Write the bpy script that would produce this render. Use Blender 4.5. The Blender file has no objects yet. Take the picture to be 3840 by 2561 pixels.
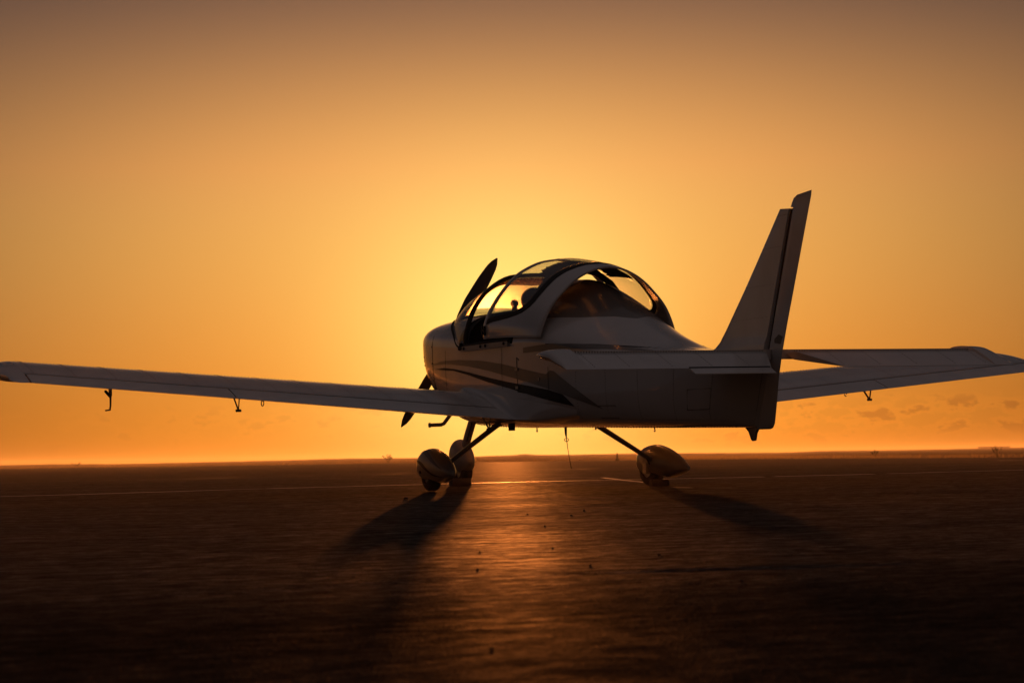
import bpy, bmesh, math, random
from mathutils import Vector, Matrix, noise

R = math.radians
random.seed(7)
scene = bpy.context.scene
C = scene.collection

# ------------------------------------------------------------------ camera
CAM = Vector((-17.884, 7.732, 0.247))
YAW, PITCH, ROLL = R(-22.693), R(2.762), R(-0.901)
fwd = Vector((math.cos(YAW) * math.cos(PITCH), math.sin(YAW) * math.cos(PITCH), math.sin(PITCH)))
sid = Vector((math.sin(YAW), -math.cos(YAW), 0.0))
upv = sid.cross(fwd)
s2 = sid * math.cos(ROLL) + upv * math.sin(ROLL)
u2 = -sid * math.sin(ROLL) + upv * math.cos(ROLL)
cam = bpy.data.cameras.new('camera')
cam.sensor_width = 36.0
cam.lens = 85.0
cam.clip_start = 0.05
cam.clip_end = 60000
cam.dof.use_dof = True
cam.dof.focus_distance = 17.6
cam.dof.aperture_fstop = 8.0
cam_o = bpy.data.objects.new('camera', cam)
C.objects.link(cam_o)
m = Matrix.Identity(4)
for i in range(3):
    m[i][0], m[i][1], m[i][2], m[i][3] = s2[i], u2[i], -fwd[i], CAM[i]
cam_o.matrix_world = m
scene.camera = cam_o

FW = Vector((math.cos(YAW), math.sin(YAW), 0))      # away from the photographer, along the ground
RT = Vector((math.sin(YAW), -math.cos(YAW), 0))     # to the right


def gp(u, v, z=0.0):
    """ground point: u metres ahead of the camera, v metres to the right"""
    p = CAM + FW * u + RT * v
    return Vector((p.x, p.y, z))


# ------------------------------------------------------------------ sky and sun
SUN_EL, SUN_AZ = R(2.25), YAW + R(0.15)
SUN_DIR = Vector((math.cos(SUN_AZ) * math.cos(SUN_EL), math.sin(SUN_AZ) * math.cos(SUN_EL), math.sin(SUN_EL)))
world = bpy.data.worlds.new('World')
scene.world = world
world.use_nodes = True
wn, wl = world.node_tree.nodes, world.node_tree.links
wn.clear()


def nd(nodes, t, **k):
    n = nodes.new(t)
    for a, b in k.items():
        setattr(n, a, b)
    return n


def math_node(nodes, links, op, a, b=None, c=None, clamp=False):
    n = nodes.new('ShaderNodeMath')
    n.operation = op
    n.use_clamp = clamp
    for i, x in enumerate((a, b, c)):
        if x is None:
            continue
        if isinstance(x, (int, float)):
            n.inputs[i].default_value = x
        else:
            links.new(x, n.inputs[i])
    return n.outputs[0]


def ramp_node(nodes, links, fac, stops, interp='LINEAR'):
    n = nodes.new('ShaderNodeValToRGB')
    n.color_ramp.interpolation = interp
    el = n.color_ramp.elements
    while len(el) < len(stops):
        el.new(0.5)
    for e, (p, col) in zip(el, stops):
        e.position = p
        e.color = tuple(col) + (1.0,) if len(col) == 3 else col
    links.new(fac, n.inputs[0])
    return n.outputs[0]


def mix_col(nodes, links, fac, a, b, blend='MIX'):
    n = nodes.new('ShaderNodeMix')
    n.data_type = 'RGBA'
    n.blend_type = blend
    for sock, x in ((n.inputs[0], fac), (n.inputs[6], a), (n.inputs[7], b)):
        if isinstance(x, (int, float)):
            sock.default_value = x
        elif isinstance(x, tuple):
            sock.default_value = x + (1.0,) if len(x) == 3 else x
        else:
            links.new(x, sock)
    return n.outputs[2]


tc = nd(wn, 'ShaderNodeTexCoord')
nrm = nd(wn, 'ShaderNodeVectorMath', operation='NORMALIZE')
wl.new(tc.outputs['Generated'], nrm.inputs[0])
sep = nd(wn, 'ShaderNodeSeparateXYZ')
wl.new(nrm.outputs[0], sep.inputs[0])
dot = nd(wn, 'ShaderNodeVectorMath', operation='DOT_PRODUCT')
wl.new(nrm.outputs[0], dot.inputs[0])
dot.inputs[1].default_value = SUN_DIR
ang = math_node(wn, wl, 'ARCCOSINE', dot.outputs['Value'])                      # angle to the sun
angd = math_node(wn, wl, 'MULTIPLY', ang, 180 / math.pi)
elev = math_node(wn, wl, 'MULTIPLY', math_node(wn, wl, 'ARCSINE', sep.outputs['Z']), 180 / math.pi)
# the Nishita sky gives the dim dome; dusty evening air round the sun adds the orange glow
sky = nd(wn, 'ShaderNodeTexSky', sky_type='NISHITA', sun_disc=False)
sky.sun_elevation = SUN_EL
sky.sun_rotation = math.pi / 2 - SUN_AZ
sky.air_density, sky.dust_density, sky.ozone_density = 1.5, 4.0, 1.0
dome = mix_col(wn, wl, 1.0, sky.outputs[0], (0.0042, 0.0050, 0.0075), 'MULTIPLY')
# dust layer: deep orange at the horizon, thinning with height
e01 = math_node(wn, wl, 'DIVIDE', elev, 30.0, clamp=True)
layer = ramp_node(wn, wl, e01, [
    (0.0, (1.18, 0.30, 0.018)), (0.06, (1.20, 0.35, 0.034)), (0.13, (1.18, 0.43, 0.070)), (0.20, (1.12, 0.485, 0.110)), (0.275, (0.84, 0.37, 0.088)),
    (0.36, (0.275, 0.126, 0.060)), (0.45, (0.08, 0.046, 0.034)), (0.6, (0.03, 0.020, 0.018)), (1.0, (0.004, 0.003, 0.003))], 'B_SPLINE')
# the layer is seen best towards the sun and dims towards the opposite side
side_f = math_node(wn, wl, 'MULTIPLY_ADD', math_node(wn, wl, 'EXPONENT', math_node(wn, wl, 'MULTIPLY', math_node(wn, wl, 'POWER', math_node(wn, wl, 'DIVIDE', angd, 12.9), 2.0), -1.0)), 0.91, 0.09)
layer = mix_col(wn, wl, 1.0, layer, (1, 1, 1), 'MULTIPLY')
sc1 = nd(wn, 'ShaderNodeVectorMath', operation='SCALE')
wl.new(layer, sc1.inputs[0])
wl.new(side_f, sc1.inputs[3])
# aureole of forward scattered light
g1 = math_node(wn, wl, 'EXPONENT', math_node(wn, wl, 'MULTIPLY', math_node(wn, wl, 'POWER', math_node(wn, wl, 'DIVIDE', angd, 3.5), 2.0), -1.0))
g2 = math_node(wn, wl, 'EXPONENT', math_node(wn, wl, 'MULTIPLY', math_node(wn, wl, 'POWER', math_node(wn, wl, 'DIVIDE', angd, 2.4), 2.0), -1.0))
aur = mix_col(wn, wl, 1.0, (0.62, 0.36, 0.075), (1, 1, 1), 'MULTIPLY')
sc2 = nd(wn, 'ShaderNodeVectorMath', operation='SCALE')
sc2.inputs[0].default_value = (0.22, 0.42, 0.13)
wl.new(g1, sc2.inputs[3])
sc3 = nd(wn, 'ShaderNodeVectorMath', operation='SCALE')
sc3.inputs[0].default_value = (0.15, 0.08, 0.02)
wl.new(g2, sc3.inputs[3])
# faint low cumulus near the horizon
cm = nd(wn, 'ShaderNodeMapping')
cm.inputs['Scale'].default_value = (70, 70, 165)
cm.inputs['Location'].default_value = (3.0, 1.0, 0.0)
wl.new(nrm.outputs[0], cm.inputs[0])
cn = nd(wn, 'ShaderNodeTexNoise')
cn.inputs['Scale'].default_value = 1.0
cn.inputs['Detail'].default_value = 6.0
cn.inputs['Roughness'].default_value = 0.55
wl.new(cm.outputs[0], cn.inputs['Vector'])
cmask = ramp_node(wn, wl, cn.outputs[0], [(0.44, (0, 0, 0)), (0.58, (1, 1, 1))], 'EASE')
cband = ramp_node(wn, wl, math_node(wn, wl, 'DIVIDE', elev, 4.0, clamp=True),
                  [(0.0, (0, 0, 0)), (0.10, (0.3, 0.3, 0.3)), (0.18, (1, 1, 1)), (0.28, (1, 1, 1)), (0.37, (0, 0, 0)), (1.0, (0, 0, 0))], 'EASE')
bank = nd(wn, 'ShaderNodeVectorMath', operation='DOT_PRODUCT')
wl.new(nrm.outputs[0], bank.inputs[0])
bank.inputs[1].default_value = RT
bankf = ramp_node(wn, wl, math_node(wn, wl, 'MULTIPLY_ADD', bank.outputs['Value'], 2.0, 0.5, clamp=True),
                  [(0.0, (0.25,) * 3), (0.5, (0.30,) * 3), (0.62, (1, 1, 1)), (1.0, (1, 1, 1))], 'EASE')
cfac = mix_col(wn, wl, 1.0, mix_col(wn, wl, 1.0, cmask, cband, 'MULTIPLY'), bankf, 'MULTIPLY')
a1 = nd(wn, 'ShaderNodeVectorMath', operation='ADD')
dusk = ramp_node(wn, wl, math_node(wn, wl, 'DIVIDE', elev, 90.0, clamp=True), [
    (0.0, (0.002, 0.002, 0.003)), (0.05, (0.004, 0.009, 0.016)), (0.11, (0.004, 0.013, 0.025)), (0.2, (0.008, 0.009, 0.012)), (0.4, (0.036, 0.028, 0.028)), (1.0, (0.105, 0.080, 0.077))], 'EASE')
dd_ = nd(wn, 'ShaderNodeVectorMath', operation='ADD')
wl.new(dome, dd_.inputs[0]); wl.new(dusk, dd_.inputs[1])
wl.new(dd_.outputs[0], a1.inputs[0]); wl.new(sc1.outputs[0], a1.inputs[1])
a2 = nd(wn, 'ShaderNodeVectorMath', operation='ADD')
wl.new(a1.outputs[0], a2.inputs[0]); wl.new(sc2.outputs[0], a2.inputs[1])
a3 = nd(wn, 'ShaderNodeVectorMath', operation='ADD')
wl.new(a2.outputs[0], a3.inputs[0]); wl.new(sc3.outputs[0], a3.inputs[1])
cshade = ramp_node(wn, wl, cn.outputs[0], [(0.48, (1.22, 1.20, 1.14)), (0.55, (1.10, 1.08, 1.06)), (0.63, (0.80, 0.77, 0.88))], 'EASE')
clouded = mix_col(wn, wl, 1.0, a3.outputs[0], cshade, 'MULTIPLY')
final = mix_col(wn, wl, cfac, a3.outputs[0], clouded)
bg = nd(wn, 'ShaderNodeBackground')
bg.inputs['Strength'].default_value = 1.0
wl.new(final, bg.inputs['Color'])
wo = nd(wn, 'ShaderNodeOutputWorld')
wl.new(bg.outputs[0], wo.inputs['Surface'])

sun = bpy.data.lights.new('sun', 'SUN')
sun.energy = 5.0
sun.angle = R(0.6)
sun.color = (1.0, 0.27, 0.05)
sun_o = bpy.data.objects.new('sun', sun)
C.objects.link(sun_o)
sun_o.rotation_euler = (-SUN_DIR).to_track_quat('-Z', 'Y').to_euler()
sun_o.location = SUN_DIR * 40

scene.view_settings.view_transform = 'Standard'
scene.view_settings.look = 'None'
scene.view_settings.gamma = 1.0
scene.view_settings.use_curve_mapping = False
scene.view_settings.exposure = 0.0
scene.cycles.max_bounces = 8
scene.cycles.transparent_max_bounces = 16
scene.cycles.volume_bounces = 0
scene.cycles.caustics_reflective = False
scene.cycles.caustics_refractive = False

# ------------------------------------------------------------------ helpers
MATS = {}


def mat(name, col, rough=0.5, metal=0.0, coat=0.0, spec=0.5, noise_amt=0.0, noise_scale=8.0, bump=0.0, bump_scale=40.0):
    if name in MATS:
        return MATS[name]
    ma = bpy.data.materials.new(name)
    ma.use_nodes = True
    N, L = ma.node_tree.nodes, ma.node_tree.links
    b = N['Principled BSDF']
    b.inputs['Base Color'].default_value = (*col, 1)
    b.inputs['Roughness'].default_value = rough
    b.inputs['Metallic'].default_value = metal
    b.inputs['Coat Weight'].default_value = coat
    b.inputs['Coat Roughness'].default_value = 0.06
    b.inputs['Specular IOR Level'].default_value = spec
    t = N.new('ShaderNodeTexCoord')
    if noise_amt > 0:
        n = N.new('ShaderNodeTexNoise')
        n.inputs['Scale'].default_value = noise_scale
        n.inputs['Detail'].default_value = 5
        L.new(t.outputs['Object'], n.inputs['Vector'])
        lo = tuple(c * (1 - noise_amt) for c in col)
        hi = tuple(min(1, c * (1 + noise_amt)) for c in col)
        L.new(ramp_node(N, L, n.outputs[0], [(0.3, lo), (0.7, hi)]), b.inputs['Base Color'])
        rr = N.new('ShaderNodeMapRange')
        rr.inputs[3].default_value = max(0.03, rough * (1 - noise_amt))
        rr.inputs[4].default_value = min(1, rough * (1 + noise_amt))
        L.new(n.outputs[0], rr.inputs[0])
        L.new(rr.outputs[0], b.inputs['Roughness'])
    if bump > 0:
        n2 = N.new('ShaderNodeTexNoise')
        n2.inputs['Scale'].default_value = bump_scale
        n2.inputs['Detail'].default_value = 4
        L.new(t.outputs['Object'], n2.inputs['Vector'])
        bp = N.new('ShaderNodeBump')
        bp.inputs['Strength'].default_value = 1.0
        bp.inputs['Distance'].default_value = bump
        L.new(n2.outputs[0], bp.inputs['Height'])
        L.new(bp.outputs[0], b.inputs['Normal'])
    MATS[name] = ma
    return ma


def link(name, me, ma=None, parent=None):
    o = bpy.data.objects.new(name, me)
    C.objects.link(o)
    if ma is not None:
        me.materials.append(ma)
    if parent is not None:
        o.parent = parent
    return o


def mesh(name, V, F, ma=None, parent=None, smooth=True, sharp=35, solid=0.0, offset=-1.0):
    bm = bmesh.new()
    vs = [bm.verts.new(v) for v in V]
    for f in F:
        try:
            bm.faces.new([vs[i] for i in f])
        except ValueError:
            pass
    bmesh.ops.remove_doubles(bm, verts=bm.verts, dist=1e-5)
    bmesh.ops.recalc_face_normals(bm, faces=bm.faces)
    for f in bm.faces:
        f.smooth = smooth
    if smooth:
        for e in bm.edges:
            if len(e.link_faces) == 2 and e.calc_face_angle(0) > R(sharp):
                e.smooth = False
    me = bpy.data.meshes.new(name)
    bm.to_mesh(me)
    bm.free()
    o = link(name, me, ma, parent)
    if solid:
        md = o.modifiers.new('solid', 'SOLIDIFY')
        md.thickness = solid
        md.offset = offset
    return o


def loft(rings, closed=True, cap0=False, cap1=False):
    V, F = [], []
    n = len(rings[0])
    for r in rings:
        V += [tuple(p) for p in r]
    for i in range(len(rings) - 1):
        for j in range(n if closed else n - 1):
            a, b = i * n + j, i * n + (j + 1) % n
            F.append((a, b, b + n, a + n))
    if cap0:
        F.append(tuple(range(n - 1, -1, -1)))
    if cap1:
        F.append(tuple(range((len(rings) - 1) * n, len(rings) * n)))
    return V, F


def merge(*parts):
    V, F = [], []
    for v, f in parts:
        k = len(V)
        V += v
        F += [tuple(i + k for i in q) for q in f]
    return V, F


def tube(path, r, n=10, flat=None):
    """tube along a path; r number or list; flat=(direction, factor) stretches the section"""
    P = [Vector(p) for p in path]
    rs = r if isinstance(r, (list, tuple)) else [r] * len(P)
    rings = []
    ref = Vector((0, 0, 1))
    for i, p in enumerate(P):
        d = (P[min(i + 1, len(P) - 1)] - P[max(i - 1, 0)]).normalized()
        if abs(d.dot(ref)) > 0.95:
            ref = Vector((1, 0, 0))
        a = d.cross(ref).normalized()
        b = d.cross(a).normalized()
        ring = []
        for k in range(n):
            t = 2 * math.pi * k / n
            off = a * math.cos(t) * rs[i] + b * math.sin(t) * rs[i]
            if flat:
                fd = Vector(flat[0])
                fd = (fd - d * fd.dot(d)).normalized()
                off += fd * (off.dot(fd)) * (flat[1] - 1)
            ring.append(p + off)
        rings.append(ring)
    return loft(rings, True, True, True)


def box(c, s, rot=None):
    V = []
    for x in (-.5, .5):
        for y in (-.5, .5):
            for z in (-.5, .5):
                v = Vector((x * s[0], y * s[1], z * s[2]))
                if rot:
                    v = rot @ v
                V.append(tuple(v + Vector(c)))
    return V, [(0, 1, 3, 2), (4, 6, 7, 5), (0, 4, 5, 1), (2, 3, 7, 6), (0, 2, 6, 4), (1, 5, 7, 3)]


def sphere(c, rx, ry=None, rz=None, n=14, m_=9):
    ry = ry or rx
    rz = rz or rx
    rings = []
    for i in range(m_ + 1):
        t = -math.pi / 2 + math.pi * i / m_
        rr = max(1e-4, math.cos(t))
        rings.append([(c[0] + rx * rr * math.cos(2 * math.pi * k / n), c[1] + ry * rr * math.sin(2 * math.pi * k / n), c[2] + rz * math.sin(t)) for k in range(n)])
    return loft(rings, True, True, True)


def interp(x, pts):
    """piecewise smooth interpolation of (x, y) pairs sorted by x (Catmull-Rom)"""
    if x <= pts[0][0]:
        return pts[0][1]
    if x >= pts[-1][0]:
        return pts[-1][1]
    for i in range(len(pts) - 1):
        if pts[i][0] <= x <= pts[i + 1][0]:
            break
    x0, y0 = pts[i]
    x1, y1 = pts[i + 1]
    m0 = (y1 - pts[i - 1][1]) / (x1 - pts[i - 1][0]) if i > 0 else (y1 - y0) / (x1 - x0)
    m1 = (pts[i + 2][1] - y0) / (pts[i + 2][0] - x0) if i + 2 < len(pts) else (y1 - y0) / (x1 - x0)
    h = x1 - x0
    t = (x - x0) / h
    return (2*t**3-3*t*t+1)*y0 + (t**3-2*t*t+t)*h*m0 + (-2*t**3+3*t*t)*y1 + (t**3-t*t)*h*m1


def lin(x, pts):
    if x <= pts[0][0]:
        return pts[0][1]
    for (a, b), (c, d) in zip(pts, pts[1:]):
        if x <= c:
            return b + (d - b) * (x - a) / (c - a)
    return pts[-1][1]


def frange(a, b, n):
    return [a + (b - a) * i / (n - 1) for i in range(n)]


def mirror(vf):
    return [(x, -y, z) for x, y, z in [tuple(v) for v in vf[0]]], vf[1]


# ------------------------------------------------------------------ materials
M_paint = mat('white_paint', (0.60, 0.585, 0.57), rough=0.2, coat=1.0, noise_amt=0.07, noise_scale=3.0, bump=0.0010, bump_scale=2.2)
M_skin = mat('painted_metal', (0.66, 0.645, 0.63), rough=0.24, coat=0.8, noise_amt=0.08, noise_scale=4.0, bump=0.0006, bump_scale=5.0)
M_spat = mat('grey_fairing_paint', (0.30, 0.27, 0.25), rough=0.3, coat=0.4, noise_amt=0.12, noise_scale=9.0)
M_rivet = mat('rivet_head', (0.16, 0.15, 0.145), rough=0.5)
M_grey = mat('grey_stripe', (0.16, 0.145, 0.13), rough=0.3, coat=0.3)
M_grey2 = mat('dark_grey_stripe', (0.11, 0.10, 0.095), rough=0.3, coat=0.3)
M_black = mat('black_stripe', (0.008, 0.007, 0.007), rough=0.45, spec=0.25)
M_rubber = mat('black_rubber', (0.012, 0.011, 0.010), rough=0.75, noise_amt=0.2, noise_scale=30)
M_tyre = mat('tyre_rubber', (0.02, 0.019, 0.018), rough=0.8, bump=0.001, bump_scale=120)
M_gap = mat('dark_gap', (0.01, 0.01, 0.01), rough=0.9)
M_cabin = mat('cabin_trim', (0.03, 0.028, 0.027), rough=0.8, noise_amt=0.2, noise_scale=20)
M_fleece = mat('dark_fleece', (0.035, 0.03, 0.027), rough=1.0, bump=0.01, bump_scale=60)
M_metal = mat('bare_metal', (0.35, 0.34, 0.33), rough=0.38, metal=1.0, noise_amt=0.15, noise_scale=25)
M_prop = mat('propeller_black', (0.018, 0.017, 0.016), rough=0.4, coat=0.2)
M_legp = mat('leg_paint', (0.30, 0.28, 0.27), rough=0.4, coat=0.2)
M_cloth = mat('shade_cloth', (0.025, 0.021, 0.019), rough=0.95, bump=0.002, bump_scale=90)
M_tinted = mat('tinted_rear_glass', (0.17, 0.15, 0.135), rough=0.25, coat=0.3, spec=0.3)
M_wood = mat('chock_wood', (0.06, 0.045, 0.035), rough=0.85, noise_amt=0.3, noise_scale=18, bump=0.002, bump_scale=50)


def perspex(name, dust=0.022, tint=(0.985, 0.975, 0.955)):
    ma = bpy.data.materials.new(name)
    ma.use_nodes = True
    N, L = ma.node_tree.nodes, ma.node_tree.links
    N.remove(N['Principled BSDF'])
    out = N['Material Output']
    tr = N.new('ShaderNodeBsdfTransparent')
    tr.inputs[0].default_value = (*tint, 1)
    gl = N.new('ShaderNodeBsdfGlossy')
    gl.inputs['Roughness'].default_value = 0.04
    fr = N.new('ShaderNodeFresnel')
    fr.inputs[0].default_value = 1.49
    mx = N.new('ShaderNodeMixShader')
    L.new(math_node(N, L, 'MULTIPLY', fr.outputs[0], 0.45), mx.inputs[0])
    L.new(tr.outputs[0], mx.inputs[1])
    L.new(gl.outputs[0], mx.inputs[2])
    # dust and fine scratches scatter the back light
    tl = N.new('ShaderNodeBsdfTranslucent')
    tl.inputs[0].default_value = (0.75, 0.7, 0.65, 1)
    t = N.new('ShaderNodeTexCoord')
    mp = N.new('ShaderNodeMapping')
    mp.inputs['Rotation'].default_value = (0.5, 0.2, 0.1)
    mp.inputs['Scale'].default_value = (14, 60, 60)
    L.new(t.outputs['Object'], mp.inputs[0])
    n = N.new('ShaderNodeTexNoise')
    n.inputs['Scale'].default_value = 2.0
    n.inputs['Detail'].default_value = 6
    L.new(mp.outputs[0], n.inputs['Vector'])
    d = ramp_node(N, L, n.outputs[0], [(0.35, (dust * .4,) * 3), (0.6, (dust,) * 3), (0.72, (dust * 3,) * 3)])
    mx2 = N.new('ShaderNodeMixShader')
    L.new(d, mx2.inputs[0])
    L.new(mx.outputs[0], mx2.inputs[1])
    L.new(tl.outputs[0], mx2.inputs[2])
    L.new(mx2.outputs[0], out.inputs[0])
    return ma


M_glass = perspex('scratched_perspex')

# ------------------------------------------------------------------ the ground
EDGE = [(-400, 340), (-36.5, 172), (-16.8, 161), (0, 140.7), (11, 109), (14.5, 69), (26, 50), (120, 20)]   # apron edge: (v, u)


def edge_u(v):
    return lin(v, EDGE)


def grade(u):
    # the apron falls gently towards the photographer and is level beyond the plane
    if u < 21:
        return .009 * (max(u, -8) - 19.5)
    t = min(1.0, (u - 21) / 6)
    return .0135 + .054 * (t - t * t / 2)


def height(x, y):
    """gentle unevenness of the old asphalt, bands run across the view"""
    d = Vector((x, y, 0)) - CAM
    u, v = d.dot(FW), d.dot(RT)
    h = 0.0030 * noise.noise((u / 0.9, v / 7.0, 3.1))
    h += 0.0060 * noise.noise((u / 2.6, v / 14.0, 7.7))
    h += 0.0012 * noise.noise((u / 0.35, v / 2.2, 1.3))
    # raised joints between the paving lanes
    for jt, a_ in ((JA, .0032), (JB, .0028), (JC, .0034)):
        dj = u - lin(v, jt) - .05 * noise.noise((v * 1.3, 9, 0))
        if abs(dj) < .6:
            h += a_ * (.75 + .7 * noise.noise((v * .8, u * .5, 4))) * (math.exp(-(dj / .10) ** 2) - .6 * math.exp(-((dj + .16) / .10) ** 2))
    k = min(1.0, max(0.0, (75 - u) / 30)) * min(1.0, max(0, (30 - abs(v)) / 8))
    # the plane stands on even ground
    for q in WHEELS:
        dd = math.hypot(x - q[0], y - q[1])
        k *= min(1.0, max(0.0, (dd - 0.12) / 0.5)) if dd < 0.62 else 1.0
    return h * k + grade(u)


JA = [(-8, 8.6), (-2.2, 10.47), (-1.34, 10.9), (-.37, 11.3), (.34, 11.42), (2.5, 11.96), (9, 13.4)]
JB = [(-6, 4.6), (-1.37, 6.46), (-.33, 7.22), (.43, 7.6), (1.64, 7.85), (8, 9.2)]
JC = [(-12, 13.4), (-3.3, 15.4), (-.5, 16.0), (3.4, 16.4), (12, 17.4)]
WHEELS = [(0, .964), (0, -.964), (1.784, 0)]


def asphalt():
    ma = bpy.data.materials.new('old_asphalt')
    ma.use_nodes = True
    N, L = ma.node_tree.nodes, ma.node_tree.links
    b = N['Principled BSDF']
    t = N.new('ShaderNodeTexCoord')
    n1 = N.new('ShaderNodeTexNoise'); n1.inputs['Scale'].default_value = 0.7; n1.inputs['Detail'].default_value = 6
    n2 = N.new('ShaderNodeTexNoise'); n2.inputs['Scale'].default_value = 55; n2.inputs['Detail'].default_value = 4
    n3 = N.new('ShaderNodeTexVoronoi'); n3.inputs['Scale'].default_value = 95
    mp = N.new('ShaderNodeMapping')
    mp.inputs['Rotation'].default_value = (0, 0, -YAW)
    mp.inputs['Scale'].default_value = (1.0, 0.22, 1.0)
    L.new(t.outputs['Object'], mp.inputs[0])
    for n in (n2, n3):
        L.new(t.outputs['Object'], n.inputs['Vector'])
    L.new(mp.outputs[0], n1.inputs['Vector'])
    c = ramp_node(N, L, n1.outputs[0], [(0.32, (0.011, 0.008, 0.006)), (0.68, (0.044, 0.032, 0.024))])
    c2 = ramp_node(N, L, n2.outputs[0], [(0.35, (0.65, 0.65, 0.65)), (0.65, (1.2, 1.2, 1.2))])
    L.new(mix_col(N, L, 1.0, c, c2, 'MULTIPLY'), b.inputs['Base Color'])
    base = mix_col(N, L, 1.0, c, c2, 'MULTIPLY')
    N.remove(b)
    df = N.new('ShaderNodeBsdfDiffuse')
    df.inputs['Roughness'].default_value = 1.0
    L.new(base, df.inputs[0])
    gl = N.new('ShaderNodeBsdfGlossy')
    gl.inputs[0].default_value = (0.9, 0.85, 0.8, 1)
    rr = N.new('ShaderNodeMapRange')
    rr.inputs[1].default_value, rr.inputs[2].default_value = 0.3, 0.7
    rr.inputs[3].default_value, rr.inputs[4].default_value = 0.50, 0.64
    L.new(n1.outputs[0], rr.inputs[0])
    L.new(rr.outputs[0], gl.inputs['Roughness'])
    lane = N.new('ShaderNodeMapping')          # marks left by the paver run along the lanes
    lane.inputs['Rotation'].default_value = (0, 0, -YAW + 0.35)
    lane.inputs['Scale'].default_value = (1.0, 0.42, 1.0)
    L.new(t.outputs['Object'], lane.inputs[0])
    n4 = N.new('ShaderNodeTexNoise'); n4.inputs['Scale'].default_value = 9; n4.inputs['Detail'].default_value = 8; n4.inputs['Roughness'].default_value = 0.62
    L.new(lane.outputs[0], n4.inputs['Vector'])
    hh = math_node(N, L, 'ADD', math_node(N, L, 'MULTIPLY', n2.outputs[0], 0.34), math_node(N, L, 'MULTIPLY', n3.outputs['Distance'], 0.16))
    hh = math_node(N, L, 'ADD', hh, math_node(N, L, 'MULTIPLY', n4.outputs[0], 0.55))
    bp = N.new('ShaderNodeBump')
    bp.inputs['Strength'].default_value = 1.0
    bp.inputs['Distance'].default_value = 0.032
    L.new(hh, bp.inputs['Height'])
    L.new(bp.outputs[0], gl.inputs['Normal'])
    L.new(bp.outputs[0], df.inputs['Normal'])
    # coarse broken faces scatter widely, polished binder between the stones shines
    gb_ = N.new('ShaderNodeBsdfGlossy')
    gb_.inputs[0].default_value = (0.9, 0.85, 0.8, 1)
    gb_.inputs['Roughness'].default_value = 0.85
    L.new(bp.outputs[0], gb_.inputs['Normal'])
    wgt = ramp_node(N, L, n4.outputs[0], [(0.3, (0.012,) * 3), (0.7, (0.108,) * 3)])
    n5 = N.new('ShaderNodeTexNoise'); n5.inputs['Scale'].default_value = 34; n5.inputs['Detail'].default_value = 6; n5.inputs['Roughness'].default_value = 0.75
    L.new(lane.outputs[0], n5.inputs['Vector'])
    grain = ramp_node(N, L, n5.outputs[0], [(0.36, (0.22,) * 3), (0.5, (0.85,) * 3), (0.64, (2.3,) * 3)])
    wgt = math_node(N, L, 'MULTIPLY', wgt, grain)
    # light falloff put into the gloss: sheen is cut towards the camera
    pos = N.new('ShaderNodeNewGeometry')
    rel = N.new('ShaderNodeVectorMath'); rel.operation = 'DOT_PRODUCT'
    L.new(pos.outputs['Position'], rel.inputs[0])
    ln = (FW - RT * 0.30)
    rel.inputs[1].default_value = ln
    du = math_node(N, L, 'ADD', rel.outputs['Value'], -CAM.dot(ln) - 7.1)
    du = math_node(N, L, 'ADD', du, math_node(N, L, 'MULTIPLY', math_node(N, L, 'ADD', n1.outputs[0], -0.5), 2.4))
    near_falloff = N.new('ShaderNodeMapRange'); near_falloff.interpolation_type = 'SMOOTHSTEP'
    near_falloff.inputs[1].default_value, near_falloff.inputs[2].default_value = -1.5, 1.5
    near_falloff.inputs[3].default_value, near_falloff.inputs[4].default_value = 0.27, 1.0
    L.new(du, near_falloff.inputs[0])
    wgt = math_node(N, L, 'MULTIPLY', wgt, near_falloff.outputs[0])
    wgb = math_node(N, L, 'MULTIPLY', math_node(N, L, 'MULTIPLY', grain, near_falloff.outputs[0]), 0.005)
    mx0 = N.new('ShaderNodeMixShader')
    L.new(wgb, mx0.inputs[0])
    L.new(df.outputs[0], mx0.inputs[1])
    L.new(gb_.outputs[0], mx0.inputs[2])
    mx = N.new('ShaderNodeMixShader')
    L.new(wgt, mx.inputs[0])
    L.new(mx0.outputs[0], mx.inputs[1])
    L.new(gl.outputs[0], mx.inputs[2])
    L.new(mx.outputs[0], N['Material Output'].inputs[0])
    return ma


M_asphalt = asphalt()
M_line = mat('worn_line_paint', (0.36, 0.32, 0.26), rough=0.5, spec=0.4, noise_amt=0.5, noise_scale=9, bump=0.002, bump_scale=60)
M_tar = mat('tar_seam', (0.015, 0.014, 0.013), rough=0.8, noise_amt=0.3, noise_scale=5)
M_field = mat('dry_field', (0.17, 0.125, 0.065), rough=1.0, spec=0.0, noise_amt=0.35, noise_scale=0.05)
M_weed = mat('dry_grass', (0.10, 0.075, 0.035), rough=0.9, spec=0.0, noise_amt=0.3, noise_scale=3)
M_bush = mat('shrub_leaf', (0.05, 0.045, 0.02), rough=0.9, spec=0.0, noise_amt=0.3, noise_scale=3)

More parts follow.
